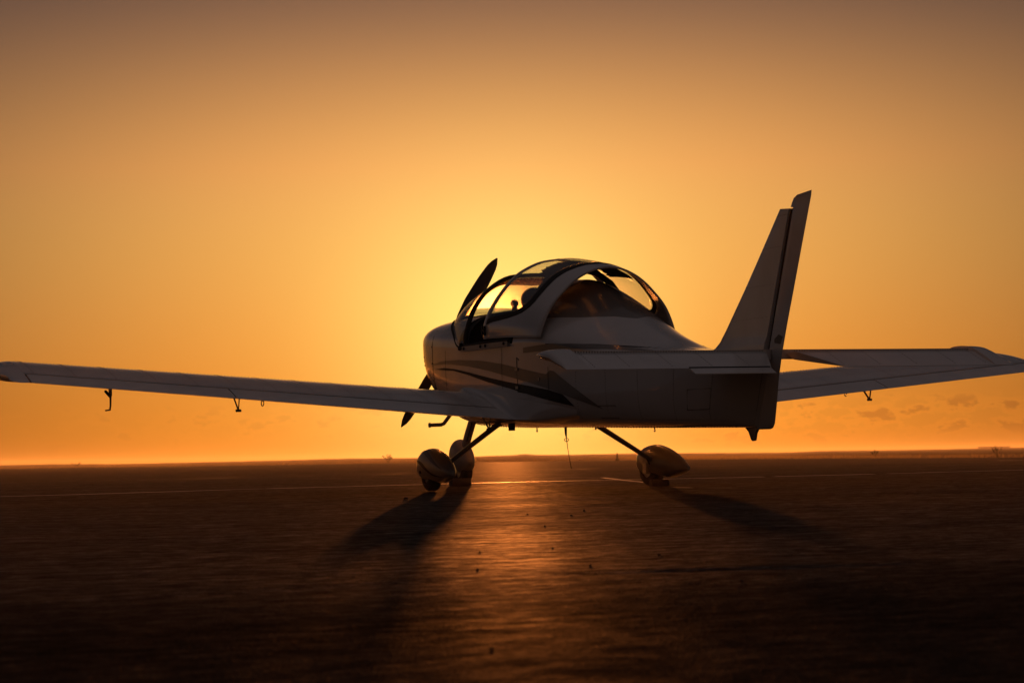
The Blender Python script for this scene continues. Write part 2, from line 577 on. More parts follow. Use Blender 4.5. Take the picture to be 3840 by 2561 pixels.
us = []
u = -60.0
while u < 1.0:
    us.append(u)
    u += max(0.3, min(8, (1.5 - u) * 0.3))
while u < 70:
    us.append(u)
    u += max(0.045, 0.010 * u)
US = us + [u]
vs_ = []
v = 0.0
st = 0.14
while v < 390:
    vs_.append(v)
    v += st
    if v > 7:
        st *= 1.16
VS = [-q for q in reversed(vs_[1:])] + vs_
V, F = [], []
for v in VS:
    ue = edge_u(v)
    col = [q for q in US]
    for q in col:
        qq = min(q, ue - 0.5) if ue < 70 else q
        p = gp(qq, v)
        V.append((p.x, p.y, height(p.x, p.y)))
    for k in range(1, 9):
        a = max(US[-1], 0) if ue > US[-1] else ue - 0.4
        p = gp(a + (ue - a) * k / 8, v)
        V.append((p.x, p.y, grade((p - CAM).dot(FW))))
nr = len(US) + 8
for i in range(len(VS) - 1):
    for j in range(nr - 1):
        F.append((i * nr + j, (i + 1) * nr + j, (i + 1) * nr + j + 1, i * nr + j + 1))
me = bpy.data.meshes.new('apron')
me.from_pydata(V, [], F)
me.polygons.foreach_set('use_smooth', [True] * len(F))
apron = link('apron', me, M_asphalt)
apron['kind'] = 'structure'


def strip(name, pts, wid, ma, parent, lift=0.004, seg=0.25):
    """painted strip laid along ground points (u, v)"""
    P = []
    for (a, b) in zip(pts, pts[1:]):
        n = max(2, int(math.hypot(b[0] - a[0], b[1] - a[1]) / seg))
        for k in range(n):
            P.append((a[0] + (b[0] - a[0]) * k / n, a[1] + (b[1] - a[1]) * k / n))
    P.append(pts[-1])
    V, F = [], []
    for i, (u, v) in enumerate(P):
        a, b = P[max(0, i - 1)], P[min(len(P) - 1, i + 1)]
        d = Vector((b[0] - a[0], b[1] - a[1])).normalized()
        for s in (-1, 1):
            ww = wid * max(.04, 0.46 + 0.30 * noise.noise((u * 1.7, v * 1.7, s)) + 0.22 * noise.noise((u * 6, v * 6, s + 3)))
            p = gp(u - d.y * ww * s, v + d.x * ww * s)
            V.append((p.x, p.y, height(p.x, p.y) + lift))
    for i in range(len(P) - 1):
        F.append((2 * i, 2 * i + 1, 2 * i + 3, 2 * i + 2))
    return mesh(name, V, F, ma, parent)


strip('painted_line', [(16.6, -8.6), (19.63, -4.17), (20.75, -2.62), (21.95, -.87), (22.75, .35), (23.3, 2.4)], 0.12, M_line, apron)
strip('painted_line', [(23.33, 2.5), (23.9, 3.55)], 0.12, M_line, apron)
strip('painted_line', [(23.97, 3.68), (25.0, 5.26), (33, 16)], 0.12, M_line, apron)
strip('painted_line', [(24.3, .89), (22.1, 1.07), (20.9, 1.16)], 0.06, M_line, apron)
strip('painted_line', [(19.04, 1.23), (18.75, 1.38)], 0.05, M_line, apron)
strip('painted_line', [(18.65, 1.47), (18.5, 1.66)], 0.035, M_line, apron)
strip('painted_line', [(50, 10.0), (48.5, 13.0)], 0.4, M_line, apron, seg=1)
strip('tar_seam', [(26, -10.5), (28.96, -6.15), (32.7, -3.42), (40.5, .44), (45.5, 5.1), (48, 9.8), (52, 18)], 0.14, M_tar, apron, lift=0.003)

# wide plain out to the horizon, and the low ridge that closes the view
V, F = [], []
n = 96
for r_ in (0.0, 60, 250, 500, 750, 1000):
    for k in range(n):
        a = 2 * math.pi * k / n
        V.append((CAM.x + r_ * math.cos(a), CAM.y + r_ * math.sin(a), -0.35))
for i in range(5):
    for k in range(n):
        F.append((i * n + k, i * n + (k + 1) % n, (i + 1) * n + (k + 1) % n, (i + 1) * n + k))
g = mesh('ground', V, F, M_field)
g['kind'] = 'structure'

CREST = [(-60, .5), (-24, .7), (-16, 1.0), (-12, 2.6), (-10.6, 3.0), (-9.4, 1.2), (-7.5, 2.2), (-5.2, 3.8), (-4.2, 5.2), (-2.4, 4.2), (-1.2, 5.2), (0, 7.2), (.25, 9.0), (.6, 7.0), (1.6, 6.2), (3, 6.6), (5, 4.6), (6.4, 3.6), (7.4, 5.4), (9, 4.8), (11, 5.6), (13, 6.6), (20, 7), (60, 6)]  # px above the true horizon
V, F = [], []
bear = []
b_ = -180.0
while b_ <= 180:
    bear.append(b_)
    b_ += 0.12 if abs(b_) < 16 else 2.0
DR = 620.0
for b_ in bear:
    ca, sa = math.cos(R(b_)), math.sin(R(b_))
    # near foot: apron edge along this bearing
    lo, hi = 5.0, 700.0
    for _ in range(30):
        mid = (lo + hi) / 2
        if mid * ca < edge_u(mid * sa):
            lo = mid
        else:
            hi = mid
    r0 = min(lo, 450)
    top = CAM.z + DR * interp(b_, CREST) / 5551 + 0.05 * noise.noise((b_ * 3.0, 0, 0))
    for k, (rr_, zz) in enumerate(((r0 - .3, grade(r0 * ca) - 0.02), (r0 + 4, 0.09), ((r0 + DR) / 2, top * 0.45), (DR * 0.93, top * 0.9), (DR, top), (DR * 1.1, top * .8), (DR * 1.35, -.6))):
        p = gp(rr_ * ca, rr_ * sa)
        V.append((p.x, p.y, zz))
for i in range(len(bear) - 1):
    for j in range(6):
        F.append((i * 7 + j, (i + 1) * 7 + j, (i + 1) * 7 + j + 1, i * 7 + j + 1))
ridge = mesh('terrain', V, F, M_field)
ridge['kind'] = 'structure'

# ------------------------------------------------------------------ the aircraft
BANK = R(-0.566)
plane = bpy.data.objects.new('light_aircraft', None)
C.objects.link(plane)
plane.location = (0, 0.7 * math.sin(BANK), 0.7 * (1 - math.cos(BANK)))
plane.rotation_euler = (BANK, 0, 0)
plane['label'] = 'white two-seat low-wing aeroplane with canopy slid open, parked against the sunset'
plane['category'] = 'aeroplane'

W_ = [(-3.74, .045), (-3.5, .13), (-3.0, .245), (-2.0, .44), (-1.3, .55), (-.7, .575), (.25, .57), (.8, .535), (1.15, .49), (1.5, .43), (1.75, .355), (1.86, .29)]
ZM = [(-3.74, .80), (-3.0, .925), (-2.2, .985), (-1.3, 1.11), (-.7, 1.135), (.25, 1.15), (1.15, 1.20), (1.6, 1.235), (1.86, 1.25)]
ZB = [(-3.74, .425), (-2.5, .445), (-1.3, .472), (-.4, .487), (.6, .53), (1.1, .60), (1.5, .72), (1.75, .83), (1.86, .90)]
ZT = [(-3.74, .91), (-3.05, .966), (-2.6, 1.012), (-2.2, 1.125), (-1.8, 1.262), (-1.45, 1.425), (-1.25, 1.53), (-1.05, 1.60), (-.78, 1.625)]
ZN = [(.3, 1.45), (.8, 1.45), (1.15, 1.445), (1.5, 1.435), (1.75, 1.415), (1.86, 1.385)]
NL = [(-3.74, 5), (-1, 6), (.5, 5), (1.3, 3.2), (1.86, 2.4)]


def shear(x, z):
    k = max(0.0, min(1.0, (-2.6 - x) / 1.0))
    return x - 0.393 * k * k * (3 - 2 * k) * (z - 0.68)


def side_y(x, z):
    w, zm = interp(x, W_), interp(x, ZM)
    if z <= zm:
        zb, n = interp(x, ZB), lin(x, NL)
        t = min(1, max(0, (zm - z) / (zm - zb)))
        return w * (1 - t ** n) ** (1 / n)
    zt = interp(x, ZT) if x < -.5 else interp(x, ZN)
    n = 1.5 if x < -.5 else 2.4
    t = min(1, (z - zm) / (zt - zm))
    return w * max(0, 1 - t ** n) ** (1 / n)


def lower_ring(x, k=13, s=1.0):
    """left sill -> belly -> right sill"""
    w, zm, zb, n = interp(x, W_), interp(x, ZM), interp(x, ZB), lin(x, NL)
    pts = []
    for i in range(2 * k + 1):
        a = math.pi * i / (2 * k)
        c, s_ = math.cos(a), math.sin(a)
        y = w * math.copysign(abs(c) ** (2 / n), c) * s
        z = zm - (zm - zb) * abs(s_) ** (2 / n) * (1 if s == 1 else .97)
        pts.append((shear(x, z), y, z))
    return pts


def upper_ring(x, ztab, n, k=12):
    w, zm, zt = interp(x, W_), interp(x, ZM), interp(x, ztab)
    pts = []
    for i in range(2 * k + 1):
        a = math.pi * i / (2 * k)
        c, s_ = math.cos(a), math.sin(a)
        y = w * math.copysign(abs(c) ** (2 / n), c)
        z = zm + (zt - zm) * abs(s_) ** (2 / n)
        pts.append((shear(x, z), y, z))
    return pts


# fuselage shell
rings = [lower_ring(x) for x in frange(1.15, -3.74, 44)]
fus = mesh('fuselage', *loft(rings, False, False, False), M_paint, plane, sharp=40)
# closing stern plate
mesh('stern_post', *merge(tube([(shear(-3.74, .44), 0, .44), (shear(-3.74, .93), 0, .93)], .042, 8)), M_paint, plane)
# engine cowling
rl = [lower_ring(x) for x in frange(1.145, 1.86, 10)]
ru = [upper_ring(x, ZN, 2.4, 12) for x in frange(1.145, 1.86, 10)]
full = [a + b[::-1][1:-1] for a, b in zip(rl, ru)]
nose = []
for s_, dx in ((.86, .035), (.6, .05)):
    cz = 1.15
    nose.append([(1.86 + dx, p[1] * s_, cz + (p[2] - cz) * s_) for p in full[-1]])
cowl = mesh('engine_cowling', *loft(full + nose, True, False, True), M_paint, plane, sharp=50)
for s in (1, -1):
    V, F = [], []
    for i, z in enumerate(frange(interp(1.17, ZB) + .03, 1.44, 16)):
        yy = side_y(1.17, z)
        for dx in (0.0, .012):
            V.append((1.165 + dx, s * (yy + .0015), z))
    F = [(2 * i, 2 * i + 1, 2 * i + 3, 2 * i + 2) for i in range(15)]
    mesh('panel_seam', V, F, M_gap, cowl)
    for z in (0.78, .92, 1.06, 1.20):
        mesh('fastener', *sphere((1.20, s * side_y(1.20, z), z), .007, .004, .007, 8, 4), M_gap, cowl)
for s in (1, -1):
    V = []
    zs = frange(interp(1.58, ZB) + .05, 1.425, 16)
    for z in zs:
        for dx in (0, .007):
            V.append((1.58 + dx, s * (side_y(1.58 + dx, z) + .0015), z))
    mesh('panel_seam', V, [(2 * i, 2 * i + 1, 2 * i + 3, 2 * i + 2) for i in range(15)], M_gap, cowl)
    V = []
    xs = frange(1.585, 1.855, 10)
    for x in xs:
        for dz in (0, .007):
            z = 1.10 - .05 * (x - 1.58) + dz
            V.append((x, s * (side_y(x, z) + .0015), z))
    mesh('panel_seam', V, [(2 * i, 2 * i + 1, 2 * i + 3, 2 * i + 2) for i in range(9)], M_gap, cowl)
    for x, z in ((1.62, 1.13), (1.80, 1.115), (1.62, 1.06), (1.62, .97), (1.62, .88)):
        mesh('fastener', *sphere((x, s * side_y(x, z), z), .008, .004, .008, 8, 4), M_gap, cowl)
# spinner and propeller
rings = []
for x, r_ in ((1.93, .135), (1.99, .135), (2.05, .12), (2.11, .085), (2.15, .045), (2.165, .008)):
    rings.append([(x, r_ * math.cos(2 * math.pi * k / 20), 1.283 + r_ * math.sin(2 * math.pi * k / 20)) for k in range(20)])
prop = mesh('propeller', *loft(rings, True, True, True), M_prop, plane)
PH = 0.544
for sgn in (1, -1):
    rad = Vector((0, -math.sin(PH) * sgn, math.cos(PH) * sgn))
    tan = Vector((0, math.cos(PH) * sgn, math.sin(PH) * sgn))
    rings = []
    for q in frange(0, 1, 16):
        r_ = .10 + q * .782
        ch = lin(q, [(0, .055), (.18, .115), (.4, .135), (.7, .115), (.88, .085), (.96, .05), (1, .01)])
        tw = R(lin(q, [(0, 50), (.3, 35), (1, 16)]))
        th = lin(q, [(0, .035), (.3, .018), (1, .005)])
        ctr = Vector((2.02, 0, 1.283)) + rad * r_ - tan * (.02 * q * q)
        cd = tan * math.cos(tw) + Vector((1, 0, 0)) * math.sin(tw)
        tn = cd.cross(rad).normalized()
        rings.append([ctr + cd * ch / 2 * math.cos(2 * math.pi * k / 12) + tn * th / 2 * math.sin(2 * math.pi * k / 12) for k in range(12)])
    mesh('blade', *loft(rings, True, True, True), M_prop, prop)

# turtle deck behind the seats
def deck_pt(x, a, n=1.5):
    w, zm, zt = interp(x, W_), interp(x, ZM), interp(x, ZT)
    c_, s_ = math.cos(a), math.sin(a)
    z = zm + (zt - zm) * abs(s_) ** (2 / n)
    return (shear(x, z), w * math.copysign(abs(c_) ** (2 / n), c_), z)


def win_a(x):
    # lower edge of the rear window as an angle round the deck
    zm, zt = interp(x, ZM), interp(x, ZT)
    zw = lin(x, [(-1.80, interp(-1.80, ZT)), (-1.70, 1.283), (-1.5, 1.288), (-1.3, 1.30), (-.79, 1.31)])
    return math.asin(min(1.0, max(0, (zw - zm) / (zt - zm))) ** .75)


xs1 = frange(-.78, -1.80, 30)
half = [[deck_pt(x, a) for a in frange(0, win_a(x), 13)] for x in xs1]
full_d = [[deck_pt(x, a) for a in frange(0, math.pi, 41)] for x in frange(-1.80, -3.74, 26)]
deck = mesh('turtle_deck', *merge(loft(half, False), mirror(loft(half, False)), loft(full_d, False)), M_paint, plane)
mesh('rear_window', *loft([[deck_pt(x, a) for a in frange(win_a(x), math.pi - win_a(x), 29)] for x in xs1], False), M_tinted, deck)
r0 = upper_ring(-.785, ZT, 1.5)
mesh('rear_bulkhead', r0 + [(-.785, 0, .75), ], [tuple(range(len(r0)))], M_cabin, plane, smooth=False)
for s in (1, -1):       # joint of the deck with the metal tail
    V = []
    xs = frange(-1.35, -2.75, 24)
    for x in xs:
        z = lin(x, [(-2.75, .985), (-2.3, 1.03), (-1.95, 1.062), (-1.35, 1.095)])
        for dz in (0, .007):
            V.append((shear(x, z), s * (side_y(x, z + dz) + .0015), z + dz))
    mesh('panel_seam', V, [(2 * i, 2 * i + 1, 2 * i + 3, 2 * i + 2) for i in range(len(xs) - 1)], M_gap, deck)
# nose deck in front of the cockpit
rings = [upper_ring(x, ZN, 2.4) for x in frange(1.145, .36, 8)]
mesh('nose_deck', *loft(rings, False), M_paint, plane)
# cockpit tub
rings = [lower_ring(x, 13, .955) for x in frange(.36, -.78, 8)]
tub = mesh('cockpit_tub', *loft(rings, False), M_cabin, plane)
pr_ = [(q[0], q[1] * .95, q[2]) for q in upper_ring(.36, ZN, 2.4)]
lo_ = lower_ring(.36, 13, .95)
panel = mesh('instrument_panel', pr_ + lo_[1:-1], [tuple(range(len(pr_))) + tuple(range(len(pr_) + len(lo_) - 3, len(pr_) - 1, -1))], M_cabin, plane, smooth=False)
rings = [[(x, q[1] * .93, q[2] + .006) for q in upper_ring(max(x, .36), ZN, 2.4)] for x in (.25, .5, .8)]
mesh('glareshield', *loft(rings, False), M_cabin, panel)
mesh('compass', *merge(sphere((.55, -.012, 1.525), .034), tube([(.55, -.012, 1.44), (.55, -.012, 1.50)], [.03, .022], 10)), M_cabin, panel)
for s in (1, -1):       # seats
    rings = []
    for q in frange(0, 1, 8):
        z = .72 + q * .66
        x = -.34 - q * .24
        wd = lin(q, [(0, .21), (.6, .21), (1, .17)])
        rings.append([(x + .05 * math.sin(t), s * .27 + wd * math.copysign(abs(math.cos(t)) ** .6, math.cos(t)), z) for t in [2 * math.pi * k / 16 for k in range(16)]])
    seat = mesh('seat', *loft(rings, True, True, True), M_cabin, plane)
    mesh('cushion', *merge(box((-.1, s * .27, .72), (.48, .42, .12))), M_cabin, seat)
    mesh('headrest', *sphere((-.50, s * .27 - .01, 1.485), .055, .115, .10, 20, 12), M_fleece, seat)
# roll bar behind the seats
rp = [(-.76, .43, 1.20), (-.76, .415, 1.36), (-.76, .36, 1.50), (-.76, .28, 1.60), (-.76, .16, 1.68), (-.76, 0, 1.712)]
rp = rp + [(x, -y, z) for x, y, z in rp[-2::-1]]
mesh('roll_bar', *tube(rp, .026, 10), M_cabin, plane)

# windshield and its hoop
HOOP = [(.23, .562, 1.155), (.20, .563, 1.26), (.15, .535, 1.40), (.10, .475, 1.53), (.07, .385, 1.625), (.04, .265, 1.695), (.03, .13, 1.715), (.025, 0, 1.72)]
BASE = [(.36, .562, 1.155), (.44, .556, 1.185), (.55, .535, 1.27), (.70, .49, 1.335), (.86, .41, 1.39), (1.0, .29, 1.425), (1.08, .15, 1.442), (1.10, 0, 1.447)]


def sym(pts):
    return pts + [(x, -y, z) for x, y, z in pts[-2::-1]]


def dens(pts, n):
    """resample a polyline smoothly"""
    out = []
    k = len(pts) - 1
    tabs = [[(i, p[a]) for i, p in enumerate(pts)] for a in range(3)]
    for t in frange(0, k, n):
        out.append(tuple(interp(t, tb) for tb in tabs))
    return out


hp, bp_ = dens(sym(HOOP), 41), dens(sym(BASE), 41)
rings = []
for q in frange(0, 1, 7):
    bul = .035 * math.sin(math.pi * q)
    rings.append([(a[0] + (b[0] - a[0]) * q, (a[1] + (b[1] - a[1]) * q) * (1 + bul * .5), a[2] + (b[2] - a[2]) * q + bul) for a, b in zip(hp, bp_)])
wsh = mesh('windshield', *loft(rings, False), M_glass, plane, solid=.004)
mesh('frame', *tube(hp, .017, 8, ((1, 0, 0), 1.7)), M_rubber, wsh)
mesh('seal', *tube(bp_, .010, 6), M_rubber, wsh)

vis = []
for i in range(9, 33):
    a, b = hp[i], bp_[i]
    d0 = .10 + .10 * max(0, math.sin((i - 13) / 15 * math.pi)) if 13 <= i <= 28 else .09
    vis.append([(a[0] + (b[0] - a[0]) * q - .01, (a[1] + (b[1] - a[1]) * q) * .985, a[2] + (b[2] - a[2]) * q - .012) for q in frange(0.02, d0 + .02 * noise.noise((i * .7, 0, 0)), 4)])
M_tint = perspex('tinted_visor', 0.16, (0.42, 0.27, 0.15))
mesh('sun_visor', *loft(vis, False), M_tint, wsh, solid=.002)

# sliding canopy
FP = [(.597, 1.19), (.603, 1.28), (.575, 1.38), (.53, 1.47), (.465, 1.565), (.39, 1.65), (.30, 1.725), (.15, 1.795), (0, 1.82)]
RP = [(.575, 1.15), (.55, 1.24), (.505, 1.345), (.455, 1.42), (.39, 1.49), (.31, 1.565), (.22, 1.625), (.11, 1.67), (0, 1.685)]
tabs = [[(i / 8, p[a]) for i, p in enumerate(P)] for P in (FP, RP) for a in (0, 1)]


def can(u, v, off=0.0):
    """u 0 front..1 rear, v 0 left sill..1 crown..2 right sill"""
    sg = 1
    vv = v
    if v > 1:
        sg, vv = -1, 2 - v
    s = u ** 1.8
    y = interp(vv, tabs[0]) * (1 - s) + interp(vv, tabs[2]) * s
    z = interp(vv, tabs[1]) * (1 - s) + interp(vv, tabs[3]) * s
    xf, xr = -.25 - .11 * vv, -1.30 - .06 * vv
    x = xf + (xr - xf) * u
    if off:
        nr_ = Vector((0, y * 1.2, z - 1.25)).normalized()
        y += nr_.y * off
        z += nr_.z * off
    return (x, sg * y, z)


GB = [(.0, .05), (.205, .05), (.225, .12), (.240, .32), (.258, .46), (.288, .56), (.33, .615), (.388, .65), (.52, .665), (.64, .672), (.78, .69), (.87, .74), (1.0, .79)]
RB = [(.0, .05), (.155, .05), (.170, .12), (.185, .30), (.20, .43), (.22, .54), (.244, .625), (.30, .70), (.369, .731), (.506, .744), (.638, .750), (.756, .772), (.863, .82), (1.0, .865)]


def gb(v, t=GB):
    if v <= 1:
        return lin(v, t)
    # the starboard pane runs a little farther aft
    return min(.93, lin(2 - v, t) + .13 * min(1, (v - 1) / .25)) if lin(2 - v, t) > .06 else .05


VV = sorted(set([round(q, 4) for q in frange(0, 1, 41)] + [q[0] for q in GB] + [q[0] for q in RB]))
VV = VV + [2 - q for q in VV[-2::-1]]
fr_rings = [[can(a, v) for a in frange(gb(v, RB), 1.0, 14)] for v in VV]
frame = mesh('canopy_frame', *loft(fr_rings, False), M_paint, plane, solid=.016)
seal_rings = [[can(a, v, .002) for a in frange(gb(v), gb(v, RB), 6)] for v in VV]
mesh('seal', *loft(seal_rings, False), M_rubber, frame, solid=.012)
front_rings = [[can(a, v, .001) for a in (0, .02, .05)] for v in VV]
mesh('front_frame', *loft(front_rings, False), M_paint, frame, solid=.016)
gl_rings = [[can(a, v) for a in frange(.05, gb(v), 12)] for v in VV if .205 < v < 1.795]
mesh('canopy_glass', *loft(gl_rings, False), M_glass, frame, solid=.004)
# cloth sun shade hung under the crown, its edges torn
V, F = [], []
vv_s = frange(.64, 1.32, 48)
for i, v in enumerate(vv_s):
    j = noise.noise((i * .9, 0, 5)) * .03 + (.02 if i % 3 else -.012)
    a0 = .30 + j + .30 * max(0, .78 - v) / .2
    a1 = .80 - .02 * (i % 4) / 3
    if v < .70:
        a0 = .50 + j
    for a in frange(a0, max(a1, gb(v) + .02), 8):
        V.append(can(a, v, -.02))
for i in range(len(vv_s) - 1):
    for k in range(7):
        F.append((i * 8 + k, (i + 1) * 8 + k, (i + 1) * 8 + k + 1, i * 8 + k + 1))
mesh('sun_shade', V, F, M_cloth, frame, solid=.003)
mesh('handle', *merge(box((-.275, .615, 1.262), (.018, .012, .075)), box((-.315, .613, 1.255), (.014, .012, .075)), box((-.295, .614, 1.258), (.03, .012, .014))), M_black, frame)
# canopy rails
for s in (1, -1):
    rail = mesh('canopy_rail', *merge(box((-.25, s * .583, 1.136), (.95, .022, .038)), box((-.25, s * .590, 1.118), (1.0, .030, .008))), M_legp, plane, smooth=False)
    for x in (.18, -.18, -.28, -.66):
        mesh('roller', *tube([(x, s * .588, 1.138), (x, s * .602, 1.138)], .013, 10), M_rubber, rail)
# dark lip round the cockpit opening
lip = [(.33, .575, 1.13), (.20, .578, 1.145), (-.2, .580, 1.15), (-.74, .582, 1.145)]
for s in (1, -1):
    mesh('sill_trim', *tube([(x, s * y, z + .012) for x, y, z in lip], .014, 8), M_rubber, plane)

# painted stripes (decals that follow the skin)
S1 = ([(1.19, 1.047), (.82, 1.065), (.358, 1.055), (-.145, 1.026), (-.578, .983), (-.837, .946), (-1.38, .87), (-1.417, .914), (-2.069, .593)],
      [(1.19, 1.043), (.704, 1.037), (.157, .995), (-.289, .942), (-.713, .878), (-1.07, .823), (-1.394, .761), (-1.668, .692), (-2.069, .593)])
S2 = ([(1.08, 1.005), (.783, 1.006), (.513, .988), (.159, .948), (-.287, .888), (-.711, .836), (-1.069, .797), (-1.384, .756), (-1.577, .715), (-1.711, .623)],
      [(1.08, 1.004), (.514, .973), (.159, .927), (-.285, .851), (-.71, .789), (-1.067, .73), (-1.391, .675), (-1.711, .623)])
S3 = ([(-.926, 1.088), (-1.31, 1.098), (-1.68, 1.087), (-2.115, 1.052), (-2.434, 1.011), (-2.788, .961)],
      [(-.984, 1.049), (-1.495, 1.05), (-1.769, 1.044), (-2.114, 1.026), (-2.433, .996), (-2.788, .959)])


def decal(name, top, bot, ma, s, off, parent):
    top, bot = sorted(top), sorted(bot)
    a, b = max(top[0][0], bot[0][0]), min(top[-1][0], bot[-1][0])
    V, F = [], []
    xs = frange(a, b, 60)
    for x in xs:
        zt, zb = lin(x, top), lin(x, bot)
        for q in frange(0, 1, 5):
            z = zb + (zt - zb) * q
            V.append((shear(x, z), s * (side_y(x, z) + off), z))
    for i in range(len(xs) - 1):
        for k in range(4):
            F.append((i * 5 + k, i * 5 + k + 1, (i + 1) * 5 + k + 1, (i + 1) * 5 + k))
    return mesh(name, V, F, ma, parent)


for s in (1, -1):
    decal('stripe', *S1, M_grey, s, .0022, fus)
    decal('stripe', *S2, M_black, s, .0032, fus)
    decal('stripe', *S3, M_grey, s, .0024, fus)
    for x, za, zb in ((-.575, .79, 1.11), (-1.385, .69, .93), (.72, .70, 1.15)):
        V = []
        zs = frange(za, zb, 10)
        for z in zs:
            for dx in (0, .006):
                V.append((x + dx, s * (side_y(x, z) + .0040), z))
        mesh('panel_seam', V, [(2 * i, 2 * i + 1, 2 * i + 3, 2 * i + 2) for i in range(9)], M_gap, fus)
    # baggage hatch with two hinges and a latch
    pts = [(-.90, 1.0), (-.86, 1.02), (-.86, .76), (-1.30, .70), (-1.385, .72)]
    mesh('hatch_seam', *tube([(x, s * (side_y(x, z) + .001), z) for x, z in pts], .0035, 6), M_gap, fus)
    mesh('latch', *tube([(-1.245, s * (side_y(-1.245, .84)), .84), (-1.245, s * (side_y(-1.245, .84) + .008), .84)], .012, 10), M_metal, fus)
    for z in (.93, .79):
        mesh('hinge', *box((-.86, s * (side_y(-.86, z) + .004), z), (.05, .012, .022)), M_metal, fus, smooth=False)
V, F = [], []
for s in (1, -1):
    for x in (-1.75, -2.12, -2.5, -2.9, -3.3):
        za, zb = interp(x, ZB) + .05, interp(x, ZM) - .02
        for z in frange(za, zb, 24):
            V, F = merge((V, F), sphere((shear(x, z), s * side_y(x, z), z), .0045, .003, .0045, 5, 3))
    for f_ in (.12, .90):
        for x in frange(-1.5, -3.55, 70):
            z = interp(x, ZB) + (interp(x, ZM) - interp(x, ZB)) * f_
            V, F = merge((V, F), sphere((shear(x, z), s * side_y(x, z), z), .0042, .003, .0042, 5, 3))
rv = mesh('rivet_rows', V, F, M_rivet, fus)
rv['kind'] = 'stuff'
for s in (1, -1):
    for pts in ([(-3.05, .56), (-3.05, .70), (-3.30, .70), (-3.30, .56), (-3.05, .56)], [(-2.0, .53), (-2.0, .62), (-2.22, .615), (-2.22, .525), (-2.0, .53)]):
        mesh('access_panel_seam', *tube([(shear(x, z), s * (side_y(x, z) + .0005), z) for x, z in pts], .0022, 5), M_gap, fus)
# belly rivets, drains and the tail tie-down
V, F = [], []
for x in frange(.9, -3.55, 120):
    for s in (1, -1):
        w = side_y(x, interp(x, ZB) + .012)
        a = sphere((shear(x, interp(x, ZB) + .006), s * w * .96, interp(x, ZB) + .006), .0055, None, None, 5, 3)
        V, F = merge((V, F), a)
rv = mesh('belly_rivets', V, F, M_rivet, fus)
rv['kind'] = 'stuff'
for x, y, ln in ((-.35, .2, .03), (-2.05, 0, .025), (-1.35, .15, .012)):
    zb = interp(x, ZB)
    mesh('drain_tube', *merge(tube([(x, y, zb + .01), (x, y, zb - ln)], .005, 8), sphere((x, y, zb - ln), .008, n=8, m_=5)), M_metal, plane)
mesh('vent_box', *box((-.60, .52, .495), (.05, .035, .06)), M_cabin, plane, smooth=False)
# whip aerial with a ring, under the belly
za = interp(-.457, ZB)
ap = [(-.457, 0, za + .01), (-.457, 0, za - .05), (-.462, -.002, za - .09), (-.476, -.004, za - .16), (-.498, -.006, za - .24), (-.53, -.008, za - .325)]
aer = mesh('whip_aerial', *tube(ap, [.012, .010, .0035, .003, .0028, .0025], 6), M_black, plane)
ring = [(-.463 + .0 * math.cos(t), -.002 + .018 * math.cos(t), za - .10 + .012 * math.sin(t)) for t in frange(0, 2 * math.pi, 15)]
mesh('ring', *tube(ring, .003, 5), M_metal, aer)
tie = []
prof_ = [(-3.46, .435), (-3.62, .425), (-3.575, .345), (-3.535, .345)]
V = [(x, .012, z) for x, z in prof_] + [(x, -.012, z) for x, z in prof_]
# tail tie-down plate with an eye: built as a ring of quads round the hole
outer = [(-3.44, .437), (-3.50, .40), (-3.535, .345), (-3.552, .337), (-3.575, .340), (-3.595, .39), (-3.64, .432), (-3.54, .436)]
hole = [(-3.556 + .013 * math.cos(t), .366 + .017 * math.sin(t)) for t in [R(q) for q in (60, 110, 180, 235, 290, 340, 20, 40)]]
V = []
for yy in (.010, -.010):
    V += [(x, yy, z) for x, z in outer] + [(x, yy, z) for x, z in hole]
F = []
for k in range(8):
    k2 = (k + 1) % 8
    F += [(k, k2, 8 + k2, 8 + k), (16 + k2, 16 + k, 24 + k, 24 + k2), (k2, k, 16 + k, 16 + k2), (8 + k, 8 + k2, 24 + k2, 24 + k)]
mesh('tail_tie_down', V, F, M_legp, plane, smooth=False)

# ---------------------------------------------------------------- wings
T_, CM = .145, .028


def foil(xc):
    yt = 5 * T_ * (.2969 * math.sqrt(xc) - .126 * xc - .3516 * xc ** 2 + .2843 * xc ** 3 - .1036 * xc ** 4)
    p = .4
    yc = CM / p ** 2 * (2 * p * xc - xc ** 2) if xc < p else CM / (1 - p) ** 2 * (1 - 2 * p + 2 * p * xc - xc ** 2)
    return yc + yt, yc - yt


INC = R(6.4)
HX = .795


def wing_geo(y):
    q = (y - .55) / (4.28 - .55)
    le = .57 + (.36 - .57) * q
    te = -.80 + (-.765 + .80) * q
    tez = .548 + (y - .6) * .0895
    return le, te, tez


def wpt(y, xc, side):
    """point on the wing section; side 0 upper, 1 lower"""
    le, te, tez = wing_geo(y)
    c = le - te
    z = foil(xc)[side] * c * (1 - .10 * (y - .55) / 3.73)
    d = (1 - xc) * c
    return Vector((te + d * math.cos(INC) - z * math.sin(INC), y, tez + d * math.sin(INC) + z * math.cos(INC)))


XC = [0, .004, .015, .035, .07, .12, .18, .25, .33, .42, .52, .62, .71, HX - .010]


def wing_ring(y, sc=1.0):
    up = [wpt(y, x, 0) for x in reversed(XC)]
    dn = [wpt(y, x, 1) for x in XC[1:]]
    return up + dn


def surf_ring(y, x0, x1, sgap=.0):
    xs = [x0, x0 + .004, x0 + .015, x0 + .05, (x0 + x1) / 2 + .02, .985, .997]
    up = [wpt(y, x, 0) for x in reversed(xs)]
    dn = [wpt(y, x, 1) for x in xs]
    a, b = wpt(y, x0, 0), wpt(y, x0, 1)
    nosep = (a + b) / 2 + Vector((.012, 0, .002))
    return up + [nosep] + dn


